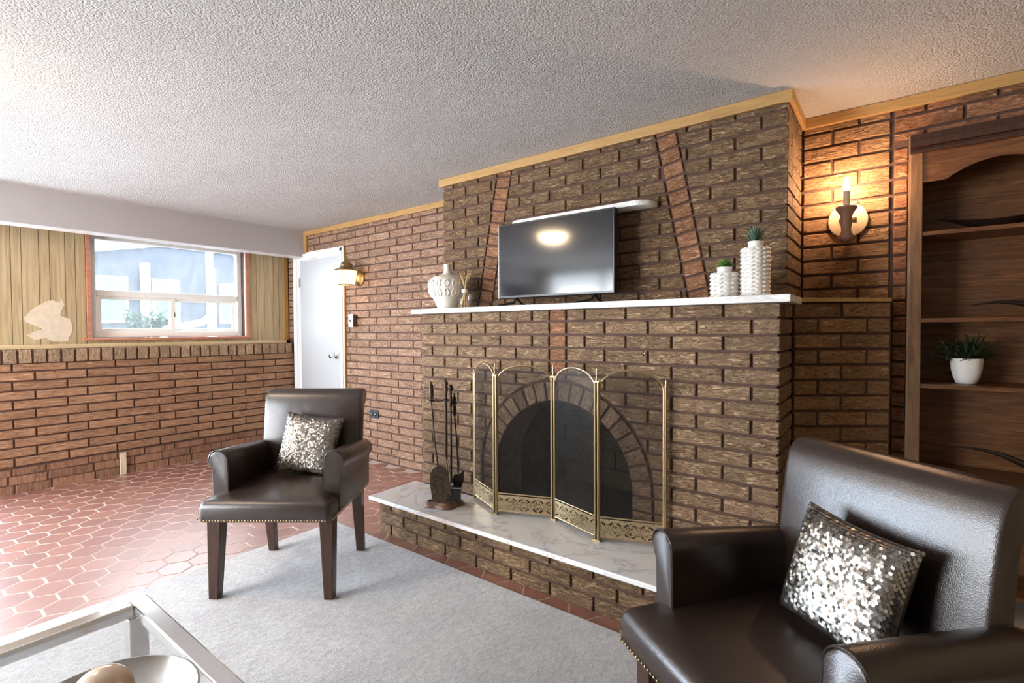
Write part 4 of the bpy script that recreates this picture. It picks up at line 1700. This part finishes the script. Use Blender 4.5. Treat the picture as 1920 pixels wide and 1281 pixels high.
MB().loft([hexring(.112, .058), hexring(.108, .064), hexring(.062, .084), hexring(.050, .100), hexring(.055, .112), hexring(.038, .132), hexring(.016, .150), hexring(.008, .158), hexring(.012, .166), hexring(.006, .180), hexring(.001, .192)]).build('roof', M['old_brass'], la, smooth=30)
top, bot = hexring(.094, .058), hexring(.070, -.066)
for k in range(6):
    k2 = (k + 1) % 6
    MB().cyl(bot[k], top[k], .0035, n=6).build('frame_bar', M['old_brass'], la)
    pn = MB()
    pn.add([bot[k], bot[k2], top[k2], top[k]], [(0, 1, 2, 3)])
    pn.build('pane', M['frosted_pane'], la)
MB().tube(bot, .004, 6, False, True).build('bottom_ring', M['old_brass'], la)
MB().ell(lc + Vector((0, 0, .005)), .020, .020, .032, 12, 8).build('bulb', M['lantern_bulb'], la, smooth=60)

dome = thing('ceiling_lamp', 'round glass ceiling dome lamp just past the frame edge', 'ceiling lamp', (-.46, -2.06, ZC))
MB().lathe([(.165, -.002), (.168, -.02), (.150, -.022)], 32).build('rim', M['brass'], dome, smooth=40)
MB().lathe([(.150, -.022), (.140, -.055), (.105, -.085), (.055, -.10), (.012, -.104)], 32).build('glass_dome', M['dome_glass'], dome, smooth=60)

# ------------------------------------------------------------------ switch, outlet, nails, bracket
sw = thing('light_switch', 'white surface-mounted light switch box beside the door', 'switch', (-1.578, YR, 1.258))
MB().box(-.030, .030, -.045, -.002, -.054, .054).build('box', M['pewter_brown'], sw, bevel=.003)
MB().box(-.034, .034, -.050, -.045, -.058, .058).build('plate', M['white_plastic'], sw, bevel=.002)
MB().box(-.006, .006, -.060, -.050, -.012, .010).build('toggle', M['slate_plastic'], sw)
ot = thing('wall_outlet', 'dark blue-grey electrical outlet low on the rear brick wall', 'outlet', (-1.305, YR, .425))
MB().box(-.058, .058, -.012, -.001, -.036, .036).build('plate', M['slate_plastic'], ot, bevel=.003)
for s in (-1, 1):
    mb = MB().lathe([(.001, 0), (.019, 0), (.018, .004), (.001, .004)], 16)
    mb.v = [tuple(Matrix.Translation((s * .025, -.012, 0)) @ T @ Vector(v)) for v in mb.v]
    oo = mb.build('socket', M['black_plastic'], ot, smooth=40)
    q = MB()
    for dx_ in (-.006, .006): q.box(s * .025 + dx_ - .002, s * .025 + dx_ + .002, -.0175, -.016, -.004, .007)
    q.build('slot', M['white_plastic'], oo)
for x, z, lab in ((.521, 1.066, 'small bright nail in the brickwork above the first screen panel'), (1.481, 1.057, 'small bright nail in the bricks, highest above the last screen panel'), (1.375, 1.003, 'small bright nail just above the arched top of the last screen panel')):
    mb = MB().cyl((x, .006, z - .002), (x, -.024, z + .004), .0022, n=6)
    mb.ell((x, -.025, z + .004), .006, .004, .006, 8, 5)
    tag(mb.build('nail', M['steel'], smooth=50), lab, 'nail')
mb = MB().box(XL - .004, XL + .008, -.868, -.826, .0, .178)
tag(mb.build('wood_block', M['pale_wood'], bevel=.002), 'pale upright wooden strip at the foot of the bare bricks below the window', 'wood strip')

# ------------------------------------------------------------------ things in the bookcase
SH = [1.575, 1.210, .932, .554]


def boat(name, label, loc, L_, w, h, mat):
    t = thing(name, label, 'bowl', loc)
    rings = []
    n = 16
    for k in range(n + 1):
        s = -1 + 2 * k / n
        ww = w * max(1 - s * s, 0) ** .6 + .002
        zt = h * (.55 + .45 * s * s)
        zb = h * .98 * abs(s) ** 1.6 * .9
        x = s * L_ * .5
        rings.append([Vector((x, -ww, zt)), Vector((x * .82, -ww * .5, zb)), Vector((x * .8, 0, max(zb - .004, 0))), Vector((x * .82, ww * .5, zb)), Vector((x, ww, zt)), Vector((x, ww * .86, zt)), Vector((x * .85, ww * .4, zb + .008)), Vector((x * .85, -ww * .4, zb + .008)), Vector((x, -ww * .86, zt))])
    MB().loft(rings).build('hull', mat, t, smooth=50)
    return t


boat('boat_bowl', 'dark wooden boat-shaped bowl on the top bookcase shelf', (2.685, .690, SH[0]), .37, .055, .062, M['dark_bowl'])


def horn(name, label, pts, rad, shelf):
    t = thing(name, label, 'ornament')
    MB().tube(pts, rad, 10, flat=1.0).build('blade', M['dark_bowl'], t, smooth=60)
    return t


horn('curved_ornament', 'dark polished horn ornament arching over the second bookcase shelf', [(2.620, .68, 1.262), (2.66, .68, 1.271), (2.70, .68, 1.275), (2.75, .68, 1.270), (2.80, .69, 1.256), (2.85, .69, 1.236), (2.88, .69, 1.221)], [.002, .005, .007, .010, .013, .014, .010], 1)
horn('curved_ornament', 'dark polished horn ornament on the bookcase shelf below the potted plant', [(2.544, .68, .660), (2.60, .68, .664), (2.66, .68, .660), (2.72, .68, .648), (2.78, .69, .620), (2.83, .69, .590), (2.86, .69, .566)], [.002, .004, .006, .010, .014, .014, .010], 3)
pp = thing('potted_fern', 'bushy green plant in a white pot on the third bookcase shelf', 'plant', (2.607, .685, SH[2]))
MB().lathe([(.028, 0), (.034, .004), (.044, .03), (.051, .065), (.053, .108), (.050, .108), (.047, .07)], 28).build('pot', M['ceramic_white'], pp, smooth=50)
MB().lathe([(.001, .098), (.049, .098)], 20).build('soil', M['soil'], pp)
fol = MB()
rnd = random.Random(12)
for k in range(90):
    a = rnd.uniform(0, 2 * PI)
    el = rnd.uniform(.05, 1.25)
    ln_ = rnd.uniform(.07, .125)
    d = Vector((math.cos(a) * math.cos(el), math.sin(a) * math.cos(el) * .75, math.sin(el) * .95))
    b = Vector((rnd.uniform(-.02, .02), rnd.uniform(-.02, .02), .098))
    tip = b + d * ln_
    fol.tube([b, b + d * ln_ * .5 + Vector((0, 0, .006)), tip], .0008, 4)
    for q in range(7):
        s = .35 + .65 * q / 6
        pnt = b + d * ln_ * s
        ld = (d + Vector((rnd.uniform(-1, 1), rnd.uniform(-1, 1), rnd.uniform(-.6, .8))) * .9).normalized()
        leaf_blade(fol, pnt, pnt + ld * rnd.uniform(.014, .024), .0075, .001, 3)
stuff(fol.build('foliage', M['leaf_dark'], pp))

# ------------------------------------------------------------------ coffee table, bowl and ball
ct = thing('coffee_table', 'chrome framed glass coffee table at the rug corner', 'table', (.672, -1.665, 0))
LX, LY = 1.15, -.75
fw_ = .042
mb = MB()
mb.box(0, LX, -fw_, 0, .385, .420)
mb.box(0, LX, LY, LY + fw_, .385, .420)
mb.box(0, fw_, LY + fw_, -fw_, .385, .420)
mb.box(LX - fw_, LX, LY + fw_, -fw_, .385, .420)
mb.build('top_frame', M['chrome'], ct, bevel=.004)
MB().box(fw_ - .004, LX - fw_ + .004, LY + fw_ - .004, -fw_ + .004, .404, .412).build('glass_top', M['table_glass'], ct)
for x in (.012, LX - .057):
    for y in (-.057, LY + .012):
        MB().box(x, x + .045, y, y + .045, .011, .386).build('leg', M['chrome'], ct, bevel=.003)
mb = MB()
mb.box(.057, LX - .057, -.048, -.022, .13, .16)
mb.box(.057, LX - .057, LY + .022, LY + .048, .13, .16)
mb.box(.022, .048, LY + .057, -.057, .13, .16)
mb.box(LX - .048, LX - .022, LY + .057, -.057, .13, .16)
mb.build('lower_rail', M['chrome'], ct, bevel=.003)
bw_ = thing('silver_bowl', 'wide shallow silver bowl on the glass table', 'bowl', (1.238, -1.902, .4125))
MB().lathe([(.001, .0), (.045, .0), (.050, .004), (.100, .026), (.138, .056), (.152, .080), (.148, .081), (.134, .060), (.098, .031), (.050, .010), (.001, .008)], 48).build('body', M['steel'], bw_, smooth=50)
tag(MB().ell((1.188, -1.888, .4125 + .014 + .062), .050, .050, .050, 28, 18).build('decor_ball', M['cream_ball'], smooth=60), 'glossy cream ball resting in the silver bowl', 'ball')

# ------------------------------------------------------------------ outside the window
struct(MB().box(-14, -3.05, -7, 8, .85, .95).build('ground', M['concrete']))
NP = plain('neighbour_pane', (.08, .135, .13), 1, spec=0)
nb = thing('neighbour_house', 'washed-out neighbouring house with low gable seen through the window', 'building', (-7.0, .0, .95))
sid = plain('siding', (.046, .054, .067), 1, var=.1, nscale=6, spec=0)
roofm = plain('shingle_roof', (.034, .043, .058), 1, var=.2, nscale=14, spec=0)
MB().box(-3.5, 0, -.55, 3.6, 0, 1.28).build('wall', sid, nb)
g = MB()
g.prism([(-.55, 1.28), (3.6, 1.28), (1.2, 1.66)], -3.5, 0, lambda u, v, w: Vector((w, u, v)))
g.build('gable', roofm, nb)
for y0 in (.05, .75, 1.75, 2.3):
    f = MB().box(0, .04, y0 - .04, y0 + .34, .35, 1.05).build('window', M['vinyl'], nb)
    MB().box(.04, .045, y0, y0 + .30, .39, 1.01).build('pane', NP, f)
for y0 in (-.45, .55, 1.5): MB().box(.02, .14, y0, y0 + .10, 0, 1.28).build('post', M['white_paint'], nb)
ev = MB()
ev.prism([(-.75, 1.26), (-.75, 1.31), (1.2, 1.74), (3.8, 1.31), (3.8, 1.26), (1.2, 1.67)], -.05, .10, lambda u, v, w: Vector((w, u, v)))
ev.build('fascia', M['white_paint'], nb)
dp = MB().tube([(-3.9, .33, 2.6), (-3.9, .33, 1.36), (-3.9, .25, 1.27), (-3.9, -.12, 1.19), (-3.9, -.16, .955)], .040, 8)
tag(dp.build('downspout', M['white_paint'], smooth=40), 'white downspout pipe outside behind the window', 'downspout')
sb = MB()
rnd = random.Random(21)
for k in range(420):
    a, el, r = rnd.uniform(0, 2 * PI), rnd.uniform(0, 1), rnd.uniform(.6, 1)
    p = Vector((.22 * r * math.cos(a), .26 * r * math.sin(a), .10 + .42 * el * r))
    leaf_blade(sb, p, p + Vector((rnd.uniform(-1, 1), rnd.uniform(-1, 1), rnd.uniform(-.3, 1))).normalized() * .09, .045, .004, 3)
sh = thing('shrub', 'green shrub outside the window behind the left lower sash', 'shrub', (-6.2, .42, .95))
stuff(sb.build('foliage', plain('shrub_leaf', (.042, .078, .05), 1, spec=0), sh))
MB().cyl((0, 0, 0), (0, 0, .3), .02, n=8).build('stem', M['dark_wood'], sh)
